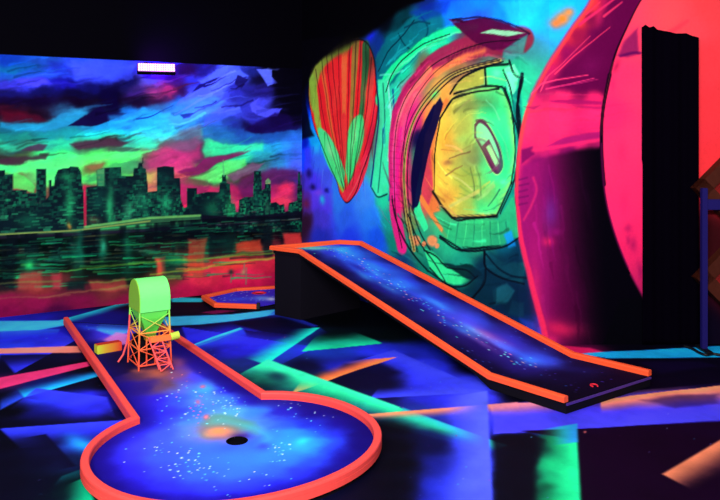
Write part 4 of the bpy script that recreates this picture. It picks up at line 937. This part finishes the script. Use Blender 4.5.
flecks(80, 220, 440, 60, 30, W, .3, .6); flecks(16, 184, 380, 8, 10, [(250,130,140),(240,160,190)], .4, .9)
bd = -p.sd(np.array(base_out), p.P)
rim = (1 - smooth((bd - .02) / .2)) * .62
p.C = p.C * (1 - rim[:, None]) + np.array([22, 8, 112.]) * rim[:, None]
p.vivid(.45, 1.2, 1.06)
base_poly = np.array(base_out)
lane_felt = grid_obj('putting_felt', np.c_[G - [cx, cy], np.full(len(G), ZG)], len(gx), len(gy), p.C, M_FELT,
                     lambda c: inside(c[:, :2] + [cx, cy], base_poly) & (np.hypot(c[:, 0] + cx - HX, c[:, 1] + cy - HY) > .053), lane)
# sides of the felt board so that it has its thickness at the open tee end
bm = bmesh.new()
a, b = Vector((L0[0] - cx, L0[1] - cy, 0)), Vector((R0[0] - cx, R0[1] - cy, 0)); mid = (a + b) / 2; d = (b - a)
rot = Matrix.Rotation(math.atan2(d.y, d.x), 3, 'Z'); nrm = Vector((-d.y, d.x, 0)).normalized()
add_box(bm, mid + nrm * .008 + Vector((0, 0, .0225)), (d.length + RW, .014, .045), rot)
bm_obj('end_board', bm, M_BLACK, lane)
def cup(parent, x, y, z, r, ring_m, tube=.006, ringname='cup_rim', deep=.07):
    bm = bmesh.new(); k = 32
    pr = [(r + tube * 2, z + .0015), (r + tube, z + .004), (r, z + .001), (r * .97, z - deep), ]
    rings = [[bm.verts.new((x + q * math.cos(2 * math.pi * i / k), y + q * math.sin(2 * math.pi * i / k), h)) for i in range(k)] for q, h in pr]
    for A, B in zip(rings[:-1], rings[1:]):
        for i in range(k): bm.faces.new((A[i], A[(i + 1) % k], B[(i + 1) % k], B[i]))
    rim = bm_obj(ringname, bm, ring_m, parent)
    bm = bmesh.new(); add_prism(bm, [(x + r * math.cos(2 * math.pi * i / k), y + r * math.sin(2 * math.pi * i / k)) for i in range(k)], z - deep - .003, z - deep)
    bm_obj('cup_bottom', bm, M_HOLE, parent)
cup(lane, HX - cx, HY - cy, ZG, .05, M_HOLE, .004, deep=.013)

# ================================================================== water-tower obstacle on the lane
TX, TY = at_z(149.5, 364, ZG); TA = math.radians(33)
tower = thing('tower_obstacle', 'small green barrel-topped lattice tower with orange legs standing on the lane', 'minigolf obstacle', (TX, TY, ZG + .001), TA)
hw, hl, zb, zc = .126, .103, .395, .475
prof = [(-hw, zb), (-hw, zc)] + [(-hw * math.cos(math.pi * i / 20), zc + hw * 1.08 * math.sin(math.pi * i / 20)) for i in range(1, 20)] + [(hw, zc), (hw, zb)]
def extr(prof, x0, x1, inset=0):
    bm = bmesh.new()
    A = [bm.verts.new((x0, y, z)) for y, z in prof]; B = [bm.verts.new((x1, y, z)) for y, z in prof]
    k = len(prof)
    for i in range(k): bm.faces.new((A[i], A[(i + 1) % k], B[(i + 1) % k], B[i]))
    bm.faces.new(A); bm.faces.new(B[::-1]); return bm
tank = bm_obj('tank', extr(prof, -hl, hl), M_GREEN, tower)
pe = [(y * .985, zb + (z - zb) * .985 + .001) for y, z in prof]
e = bm_obj('tank_end', extr(pe, -hl - .006, -hl), M_OLIVE, tank); e['label'] = 'olive end disc'
bm_obj('tank_end', extr(pe, hl, hl + .006), M_GREEN, tank)
bm = bmesh.new()
lv = [(.10, .108, zb), (.085, .09, .34), (.038, .04, .235), (.03, .03, .17)]
R_ = [[bm.verts.new((sx * a, sy * b, z)) for sx, sy in ((-1, -1), (1, -1), (1, 1), (-1, 1))] for a, b, z in lv]
for A, B in zip(R_[:-1], R_[1:]):
    for i in range(4): bm.faces.new((A[i], A[(i + 1) % 4], B[(i + 1) % 4], B[i]))
bm.faces.new(R_[0]); bm.faces.new(R_[-1][::-1]); bm_obj('hopper', bm, M_HOP, tower)
cor = lambda z: (.104 + (.372 - z) * .03, .114 + (.372 - z) * .03)
def cp(sx, sy, z): a, b = cor(z); return (sx * a, sy * b, z)
for sx, sy in ((-1, -1), (1, -1), (1, 1), (-1, 1)):
    bm = bmesh.new(); add_tube(bm, cp(sx, sy, 0), cp(sx, sy, .42), .0062, 8); bm_obj('leg', bm, M_LEG, tower)
for (s1, s2) in (((-1, -1), (1, -1)), ((1, -1), (1, 1)), ((1, 1), (-1, 1)), ((-1, 1), (-1, -1))):
    for z0, z1 in ((.03, .14), (.14, .25), (.25, .372)):
        for a, b in ((s1, s2), (s2, s1)):
            bm = bmesh.new(); add_tube(bm, cp(*a, z0), cp(*b, z1), .0034, 6); bm_obj('cross_brace', bm, M_LEG, tower)
    for z in (.03, .14, .25):
        bm = bmesh.new(); add_tube(bm, cp(*s1, z), cp(*s2, z), .005, 6); bm_obj('tie_bar', bm, M_LEG, tower)
bm = bmesh.new(); add_box(bm, (-.02, .085, .105), (.15, .03, .2)); bm_obj('interior_shade_board', bm, M_BLACK, tower)  # black board added to give the dark shade between the legs
bm = bmesh.new(); add_box(bm, (.03, -.135, .205), (.15, .05, .035), None, .004); arm = bm_obj('side_arm', bm, M_LEG, tower)
bm = bmesh.new(); add_tube(bm, (.105, -.135, .205), (.165, -.135, .212), .026, 14); bm_obj('arm_end', bm, M_LIME, arm)
bt, tp = Vector((.045, -.245, .009)), Vector((-.005, -.15, .2))
for dx in (-.042, .042):
    bm = bmesh.new(); add_tube(bm, bt + Vector((dx, 0, 0)), tp + Vector((dx, 0, 0)), .0055, 6); bm_obj('boom_rail', bm, M_PINK, tower)
    bm = bmesh.new(); add_tube(bm, bt + Vector((dx, .045, 0)), tp + Vector((dx, .02, .02)), .0045, 6); bm_obj('boom_rail', bm, M_PINK, tower)
for k in range(5):
    u0, u1 = k / 5, (k + 1) / 5; sgn = 1 if k % 2 else -1
    a, b = bt.lerp(tp, u0), bt.lerp(tp, u1)
    bm = bmesh.new(); add_tube(bm, a + Vector((sgn * .042, 0, 0)), b - Vector((sgn * .042, 0, 0)), .0042, 6); bm_obj('boom_lacing', bm, M_PINK, tower)
    bm = bmesh.new(); add_tube(bm, b - Vector((.042, 0, 0)), b + Vector((.042, 0, 0)), .0042, 6); bm_obj('boom_lacing', bm, M_PINK, tower)
bm = bmesh.new()
fl = [(-.105, .115, .34), (-.11, .118, .24), (-.125, .12, .14), (-.15, .122, .06), (-.185, .124, .012)]
for a, b in zip(fl[:-1], fl[1:]): add_tube(bm, a, b, .007, 8)
bm_obj('flared_stay', bm, M_PINK, tower)
bm = bmesh.new()
for sx in (-.03, .03):
    add_tube(bm, (sx, -.03, 0), (sx, -.03, .19), .006, 6)
bm_obj('spout', bm, M_LEG, tower)

bx0, bx1 = at_z(98, 354.5, ZG), at_z(121, 350.5, ZG)
mid = (bx0 + bx1) / 2; ang = math.atan2(*(bx1 - bx0)[::-1])
bm = bmesh.new(); add_box(bm, (0, .03, .033), (.185, .075, .066), None, .004)
blk = bm_obj('bumper_block', bm, M_BLK)
blk.data.materials.append(M_BTOP)
for f_ in blk.data.polygons:
    if f_.normal.z > .5: f_.material_index = 1
blk.location = (mid[0], mid[1], ZG + .001); blk.rotation_euler = (0, 0, ang)
tag(blk, 'small yellow-to-red block lying on the lane beside the tower', 'block')

# ================================================================== ramp
RT = .64
A_ = (-.537, 6.90); D_ = (.010, 7.41); B_ = (-.80, 7.11); C_ = (-.200, 7.49)
E_ = (1.227, 4.585); F_ = (1.917, 5.09); G_ = (.850, 5.03); H_ = (1.525, 5.51)
rh, rw = .038, .042
zt, zlow = RT - rh, .11 - rh
ox, oy = .45, 6.1
ramp = thing('minigolf_ramp', 'long sloping blue ramp with orange rails running down from the black box', 'minigolf ramp', (ox, oy, 0))
def lc(p_, z): return Vector((p_[0] - ox, p_[1] - oy, z))
quads = [(B_, C_, A_, D_, zt, zt), (A_, D_, G_, H_, zt, zlow), (G_, H_, E_, F_, zlow, zlow)]
L = [.34, 2.36, .585]; Wd = .8
# deck: three dense panels that share one painted strip (u across, v along)
us = np.linspace(0, 1, 90); vs = np.r_[np.linspace(0, L[0], 30)[:-1], L[0] + np.linspace(0, L[1], 270)[:-1], L[0] + L[1] + np.linspace(0, L[2], 66)]
G = np.stack(np.meshgrid(us, vs), -1).reshape(-1, 2)
V = np.zeros((len(G), 3)); acc = 0
for (a, b, c, d, z0, z1), l in zip(quads, L):
    m = (G[:, 1] >= acc - 1e-9) & (G[:, 1] <= acc + l + 1e-9); t = ((G[m, 1] - acc) / l)[:, None]; u = G[m, 0:1]
    a, b, c, d = map(np.array, (a, b, c, d))
    xy = (a * (1 - u) + b * u) * (1 - t) + (c * (1 - u) + d * u) * t
    V[m] = np.c_[xy - [ox, oy], z0 + (z1 - z0) * t]; acc += l
PG = np.c_[G[:, 0] * Wd, G[:, 1]]
p = Paint(PG, lambda x, y: (x, y), .01, (24, 9, 78), seed=44, wf=3.2)
RFD = []
for v, cs in [(.0,[(.05,30,20,110),(.3,120,190,140),(.5,70,90,210),(.75,40,50,200)]),(.18,[(.05,30,30,140),(.25,110,220,190),(.45,60,120,235),(.7,36,40,190)]),(.4,[(.04,18,8,70),(.22,44,40,190),(.4,60,170,240),(.55,44,110,235),(.75,24,16,110)]),(.8,[(.04,14,5,50),(.2,34,24,140),(.38,50,130,240),(.52,46,80,225),(.72,20,8,80)]),(1.2,[(.04,14,5,50),(.2,30,16,120),(.36,54,130,238),(.5,44,60,210),(.72,18,5,62)]),
              (1.6,[(.04,12,4,46),(.2,28,14,110),(.36,56,110,232),(.52,40,40,180),(.72,16,4,50)]),(2.0,[(.04,14,5,50),(.18,30,14,110),(.34,90,80,210),(.48,50,70,210),(.7,18,4,52)]),(2.35,[(.04,14,5,50),(.18,30,12,100),(.34,110,64,180),(.5,50,50,190),(.72,20,5,60)]),(2.65,[(.05,16,5,50),(.25,36,20,110),(.45,70,90,210),(.6,40,60,200),(.78,22,6,60)]),(2.9,[(.05,14,4,36),(.3,22,6,54),(.5,30,20,90),(.75,20,5,46)]),(3.25,[(.05,14,4,34),(.3,20,4,40),(.5,24,4,44),(.75,22,4,40)])]:
    for c in cs: RFD.append((c[0] + (.12 if .1 < c[0] < .6 else .04 if c[0] > .6 else 0), v, c[1:]))
p.C = p.field(RFD, 12, warp=9, power=2.0)
sp = random.Random(77)
for i in range(150):
    v = sp.uniform(.35, 2.7); u = sp.gauss(.40 + .04 * math.sin(v * 2.2), .055)
    p.blob(u, v, sp.uniform(.004, .009), sp.uniform(.008, .016), sp.choice([(120,230,255),(90,200,255),(170,240,255),(240,110,160),(80,230,200),(255,170,120)]), sp.uniform(.5, 1), 0, 0, .35)
for i in range(60):
    v = abs(sp.gauss(.16, .14)); u = sp.gauss(.34, .12)
    p.blob(u, v, .007, .012, sp.choice([(150,240,120),(200,240,140),(110,240,200)]), sp.uniform(.5, 1), 0, 0, .35)
for i in range(50):
    p.blob(sp.uniform(.05, .75), sp.uniform(2.2, 3.2), .005, .008, sp.choice([(60,110,230),(120,120,240),(90,60,200)]), sp.uniform(.4, .9), 0, 0, .35)
for i in range(26):
    v = sp.uniform(.5, 2.5); p.blob(.41 + sp.gauss(0, .06), v, .05, .14, sp.choice([(70,190,255),(50,110,245),(60,70,230)]), .35, 0, 3)
p.blob(.46, 2.2, .07, .14, (190,90,170), .5, 0, 3); p.blob(.46, 2.62, .1, .07, (60,130,240), .6, 0, 3); p.blob(.32, 2.3, .04, .16, (150,100,190), .4, 0, 3)
p.vivid(.35, 1.25, 1.06)
deck = grid_obj('ramp_deck', V, len(us), len(vs), p.C, M_FELT, None, ramp)
th = .034
bm = bmesh.new(); acc = []
for (a, b, c, d, z0, z1), k in zip(quads, (2, 14, 3)):
    a, b, c, d = map(np.array, (a, b, c, d))
    for i in range(k + 1):
        t = i / k
        if acc and i == 0: continue
        acc.append((a + (c - a) * t, b + (d - b) * t, z0 + (z1 - z0) * t))
secs = []
for a, b, z in acc:
    dk_ = .03 if z > zlow + 1e-6 else zlow - .006
    secs.append([bm.verts.new((*((a + (b - a) * u) - [ox, oy]), z - .003 - h)) for u, h in ((0, 0), (.5, 0), (1, 0), (1, dk_), (.5, dk_), (0, dk_))])
for A, B in zip(secs[:-1], secs[1:]):
    for i in range(6): bm.faces.new((A[i], A[(i + 1) % 6], B[(i + 1) % 6], B[i]))
bm.faces.new(secs[0]); bm.faces.new(secs[-1][::-1])
bm_obj('deck_board', bm, M_BLACK, ramp)
bm = bmesh.new(); ins_ = .012
q = [np.array(k) for k in (A_, D_, C_, B_)]; mc = sum(q) / 4
add_prism(bm, [tuple(k + (mc - k) * .03 - [ox, oy]) for k in q], 0, zt - th)
bm_obj('support_box', bm, M_BLACK, ramp)
rp = [(G_, zlow), (A_, zt), (B_, zt), (C_, zt), (D_, zt), (H_, zlow), (F_, zlow)]
full = [lc(E_, zlow)] + [lc(a, z) for a, z in rp]
for a, b in ((0, 3), (3, 4), (4, 7)):
    bm_obj('rail', sweep([tuple(v) for v in full], a, b, rw, rh), M_RAILO, ramp)
bm = bmesh.new()
ev, fv = lc(E_, 0), lc(F_, 0); d = fv - ev
add_box(bm, (ev + fv) / 2 + Vector((0, 0, zlow - .012)) + Vector((d.y, -d.x, 0)).normalized() * .004, (d.length, .012, .013), Matrix.Rotation(math.atan2(d.y, d.x), 3, 'Z'))
o = bm_obj('front_lip', bm, mat('violet_edge_paint', (74, 46, 122), .6, .15), ramp); o['label'] = 'violet front edge'
tm = at_z(594, 386, zlow) - [ox, oy]
bm = bmesh.new()
for i in range(20):
    a0, a1 = math.radians(-40 + i * 14), math.radians(-40 + (i + 1) * 14)
    add_tube(bm, (tm[0] + .022 * math.cos(a0), tm[1] + .026 * math.sin(a0), zlow + .004), (tm[0] + .022 * math.cos(a1), tm[1] + .026 * math.sin(a1), zlow + .004), .0045, 6)
bm_obj('tee_ring', bm, M_RED, ramp)

# ================================================================== far hexagonal green
hv = [at_z(257, 303, .08), at_z(216, 301.5, .08), at_z(204, 294, .08), at_z(236, 287, .08), at_z(276, 284.6, .08), (-.60, 8.06), (-.66, 7.52)]
hc = (-1.05, 7.72)
hexg = thing('hexagonal_green', 'small far blue hexagonal green with orange rim at the foot of the skyline wall', 'minigolf lane', (hc[0], hc[1], 0))
hl_ = [(a[0] - hc[0], a[1] - hc[1]) for a in hv]
bm = bmesh.new(); add_prism(bm, hl_, 0, .028); bm_obj('platform', bm, M_BLACK, hexg)
hh = [(x, y, .028) for x, y in hl_]
bm_obj('rail', sweep(hh[:6], 0, 5, .045, .04), M_RAILO, hexg)
bm = bmesh.new(); add_box(bm, (hl_[0][0] + .012, hl_[0][1], .054), (.03, .056, .054), None, .005); bm_obj('rail_cap', bm, M_RUBBER, hexg)
ax = np.array(hl_); gx = np.arange(ax[:, 0].min(), ax[:, 0].max(), .012); gy = np.arange(ax[:, 1].min(), ax[:, 1].max(), .012)
G = np.stack(np.meshgrid(gx, gy), -1).reshape(-1, 2)
p = Paint(G, lambda x, y: tuple(at_z(x, y, .04) - hc), .0105, (64, 44, 205), seed=51)
for x, y, rx, ry, c, a in [(226,296,10,3,(50,60,225),.8),(240,299,12,2,(60,90,240),.8),(262,298,10,3,(120,170,255),.8),(272,299,6,2,(230,240,255),.9),(245,290,14,2,(80,50,200),.6),(258,293,12,3,(90,40,190),.7),(216,296,5,3,(40,24,150),.7)]:
    p.blob(x, y, rx, ry, c, a, 0, 2)
sp = random.Random(5)
for i in range(70): p.blob(sp.uniform(212, 276), sp.uniform(288, 301), .5, .4, (170,210,255), .8)
HX2, HY2 = at_z(259, 293, .04) - hc
grid_obj('putting_felt', np.c_[G, np.full(len(G), .04)], len(gx), len(gy), p.C, M_FELT, lambda c: inside(c[:, :2], hl_) & (np.hypot(c[:, 0] - HX2, c[:, 1] - HY2) > .056), hexg)
cup(hexg, HX2, HY2, .04, .054, M_RED, .011, 'cup_ring', deep=.011)

# ================================================================== ultraviolet lamp above the skyline
wall_n = np.array([(C0 - CL)[1], -(C0 - CL)[0]]); wall_n = wall_n / np.linalg.norm(wall_n)     # out of the wall into the room
lp = np.array([(156.5 - 360) / F * 7.45, 7.45]); wz = EYE - (67.6 - HZ) * 7.45 / F
wa = math.atan2((C0 - CL)[1], (C0 - CL)[0])
lamp = thing('ultraviolet_lamp', 'glowing violet LED bar lamp mounted high on the skyline wall', 'lamp', (lp[0], lp[1], wz), wa * .55)
tilt = Matrix.Rotation(math.radians(-24), 3, 'X')
bm = bmesh.new(); add_box(bm, tilt @ Vector((0, .03, 0)), (.362, .06, .10), tilt, .006); bm_obj('housing', bm, M_HOUSE, lamp)
bm = bmesh.new(); add_box(bm, tilt @ Vector((0, -.002, 0)), (.345, .006, .082), tilt); bm_obj('lens', bm, M_LENS, lamp)
bm = bmesh.new()
for r in range(4):
    for c in range(16):
        q = tilt @ Vector((-.161 + c * .0215, -.006, -.030 + r * .02))
        bmesh.ops.create_icosphere(bm, subdivisions=1, radius=.0088, matrix=Matrix.Translation(q))
bm_obj('led_array', bm, M_LED, lamp)
Rl = Matrix.Rotation(-wa * .55, 3, 'Z')
wd = float((C0 - lp) @ -wall_n * -1)
wd = abs(float((lp - C0) @ wall_n))
back = Rl @ Vector((-wall_n[0] * wd, -wall_n[1] * wd, 0))
bm = bmesh.new()
add_tube(bm, (0, .05, 0), (back.x * .9, back.y - .02, .04), .012, 8)
add_box(bm, (back.x, back.y - .012, .04), (.09, .012, .07), Matrix.Rotation(wa - wa * .55, 3, 'Z'))
bm_obj('bracket', bm, M_HOUSE, lamp)

# ================================================================== black curtain over the doorway
def wp(px, py, gap=.03):
    s_, z = on_right(px, py); d = (C2 - C1) / LF; q = C1 + d * (s_ - LR)
    nn = np.array([d[1], -d[0]])
    return q + nn * gap, z
q0, _ = wp(641, 100); q1, _ = wp(697, 100)
edge_top = [(0, 27), (.05, 24.5), (.12, 27.5), (.2, 26), (.27, 29.5), (.42, 31), (.6, 33.5), (.78, 33), (.9, 36), (1, 37.5)]
nu, nv = 90, 60
bm = bmesh.new(); rowsv = []
w_ = float(np.linalg.norm(q1 - q0)); dirx = (q1 - q0) / w_; nn = np.array([dirx[1], -dirx[0]])
def zat(py): return EYE - (py - HZ) * 6.08 / F
for j in range(nv + 1):
    r_ = []
    for i in range(nu + 1):
        u = i / nu; zt_ = zat(np.interp(u, [a for a, b in edge_top], [b for a, b in edge_top])); v = j / nv
        z = .012 + (zt_ - .012) * v
        f = .005 * math.sin(u * 14 + .6 * math.sin(v * 3)) + .002 * math.sin(u * 41 + 1)
        x = u * w_ + (.006 if z > 1.47 and u == 0 else 0) * -1
        pt = q0 + dirx * x + nn * f
        r_.append(bm.verts.new((pt[0] - q0[0], pt[1] - q0[1], z)))
    rowsv.append(r_)
for j in range(nv):
    for i in range(nu): bm.faces.new((rowsv[j][i], rowsv[j][i + 1], rowsv[j + 1][i + 1], rowsv[j + 1][i]))
cur = bm_obj('black_curtain', bm, M_CLOTH, None, True); cur.location = (q0[0], q0[1], 0)
md = cur.modifiers.new('thickness', 'SOLIDIFY'); md.thickness = .004
tag(cur, 'tall black curtain covering the doorway inside the painted pink ring', 'curtain')

# ================================================================== diamond wall boards, blue stand, cable
def diamond(px, py, r_px, label):
    c, z = wp(px, py, .05); r = r_px * 6.1 / F
    d = (C2 - C1) / LF
    o = thing('diamond_board', label, 'wall board', (c[0], c[1], z), math.atan2(d[1], d[0]), 'diamond boards on the right wall')
    R45 = Matrix.Rotation(math.radians(45), 3, 'Y'); sd = r * math.sqrt(2); fwd = .1
    bm = bmesh.new()
    for k in range(4):
        M = Matrix.Rotation(math.radians(45 + 90 * k), 3, 'Y')
        add_box(bm, M @ Vector((0, -.05, sd / 2 - fwd / 2)), (sd, .1, fwd), M)
    bm_obj('frame', bm, M_BROWN, o)
    bm = bmesh.new(); add_box(bm, (0, -.03, 0), (sd - 2 * fwd, .05, sd - 2 * fwd), R45); pan = bm_obj('panel', bm, M_REDW, o)
    pan['label'] = 'glossy dark red inner panel'
    bm = bmesh.new()
    for a_ in (-1, 1): add_box(bm, R45 @ Vector((a_ * sd * .16, -.062, 0)), (.05, .02, sd - 2 * fwd), R45)
    bm_obj('batten', bm, M_REDW, o)
diamond(729, 187, 42, 'upper of two brown diamond boards with red centre, right of the black curtain')
diamond(730, 275, 42, 'lower of two brown diamond boards, behind the blue post near the floor')
def fpos(px, py): return np.array(flr(px, py))
b0 = fpos(704, 351)
st_ = thing('blue_stand', 'blue metal post stand with a crossbar at the right edge of the room', 'stand', (b0[0], b0[1], 0))
hgt = EYE - (188 - HZ) * b0[1] / F; zc_ = EYE - (204.5 - HZ) * b0[1] / F
for dx in (0, .62):
    bm = bmesh.new(); add_box(bm, (dx, 0, hgt / 2), (.042, .042, hgt), None, .003); bm_obj('post', bm, M_BLUE, st_)
    bm = bmesh.new(); add_box(bm, (dx, .0, .012), (.05, .22, .022), None, .004); bm_obj('foot', bm, M_RUBBER, st_)
bm = bmesh.new(); add_box(bm, (.31, -.001, zc_), (.58, .03, .08), None, .003); bm_obj('crossbar', bm, M_BLUE, st_)
pts = [(flr(a, b)) for a, b in curve([(684,347.5),(692,350),(699,354),(706,356.5),(713,355.5),(724,357),(745,358)], 8)]
bm = bmesh.new(); rings = []
for i, q in enumerate(pts):
    a, b = pts[max(0, i - 1)], pts[min(len(pts) - 1, i + 1)]
    t = Vector((b[0] - a[0], b[1] - a[1], 0)).normalized(); n_ = Vector((-t.y, t.x, 0))
    rings.append([bm.verts.new(Vector((q[0], q[1], .0115)) + n_ * .011 * math.cos(k * math.pi / 4) + Vector((0, 0, .011 * math.sin(k * math.pi / 4)))) for k in range(8)])
for A, B in zip(rings[:-1], rings[1:]):
    for k in range(8): bm.faces.new((A[k], A[(k + 1) % 8], B[(k + 1) % 8], B[k]))
bm.faces.new(rings[0]); bm.faces.new(rings[-1][::-1])
tag(bm_obj('floor_cable', bm, M_RUBBER, None, True), 'black cable lying on the floor at the foot of the blue stand', 'cable')
# ================================================================== camera and light
cam = bpy.data.cameras.new('camera'); co = bpy.data.objects.new('camera', cam); COL.objects.link(co)
co.location = (0, 0, EYE); co.rotation_euler = (math.pi / 2, 0, 0)
cam.sensor_width = 36; cam.sensor_fit = 'HORIZONTAL'; cam.lens = F / 720 * 36; cam.shift_y = -(250 - HZ) / 720
cam.clip_start = .05
S.camera = co
def area(name, loc, aim, size, power, col=(1, 1, 1)):
    l = bpy.data.lights.new(name, 'AREA'); l.shape = 'RECTANGLE'; l.size, l.size_y = size; l.energy = power; l.color = col
    o = bpy.data.objects.new(name, l); COL.objects.link(o); o.location = loc
    o.rotation_euler = (Vector(aim) - Vector(loc)).to_track_quat('-Z', 'Y').to_euler()
    return o
# unseen near-white area lights added for even light, standing in for blacklight
area('fill_light_rear', (-.6, -1.4, 3.15), (-.4, 7.2, .9), (3.6, .5), 640, (.97, .96, 1.0))
area('fill_light_middle', (-1.0, 4.3, 3.22), (-.8, 7.0, 0), (4.4, .4), 84, (.97, .96, 1.0))
area('fill_light_right', (1.6, 3.6, 3.22), (1.0, 6.8, 1.0), (2.4, .4), 14, (1.0, .96, .98))
area('ultraviolet_lamp_beam', (lp[0] + wall_n[0] * .03, lp[1] + wall_n[1] * .03, wz - .03), (lp[0] + .3, lp[1] - .6, 1.4), (.34, .08), 3, (.35, .12, 1.0))
area('ultraviolet_lamp_spill', (lp[0] + .03, lp[1] + .06, wz + .09), (lp[0] + .16, lp[1] + .6, wz + .2), (.3, .06), 6, (.32, .02, 1.0))
w = bpy.data.worlds.new('world'); S.world = w; w.use_nodes = True
w.node_tree.nodes['Background'].inputs[0].default_value = (.02, .015, .05, 1); w.node_tree.nodes['Background'].inputs[1].default_value = .3
S.view_settings.view_transform = 'Standard'; S.view_settings.look = 'None'; S.view_settings.gamma = 1; S.view_settings.exposure = .12
S.view_settings.use_curve_mapping = False
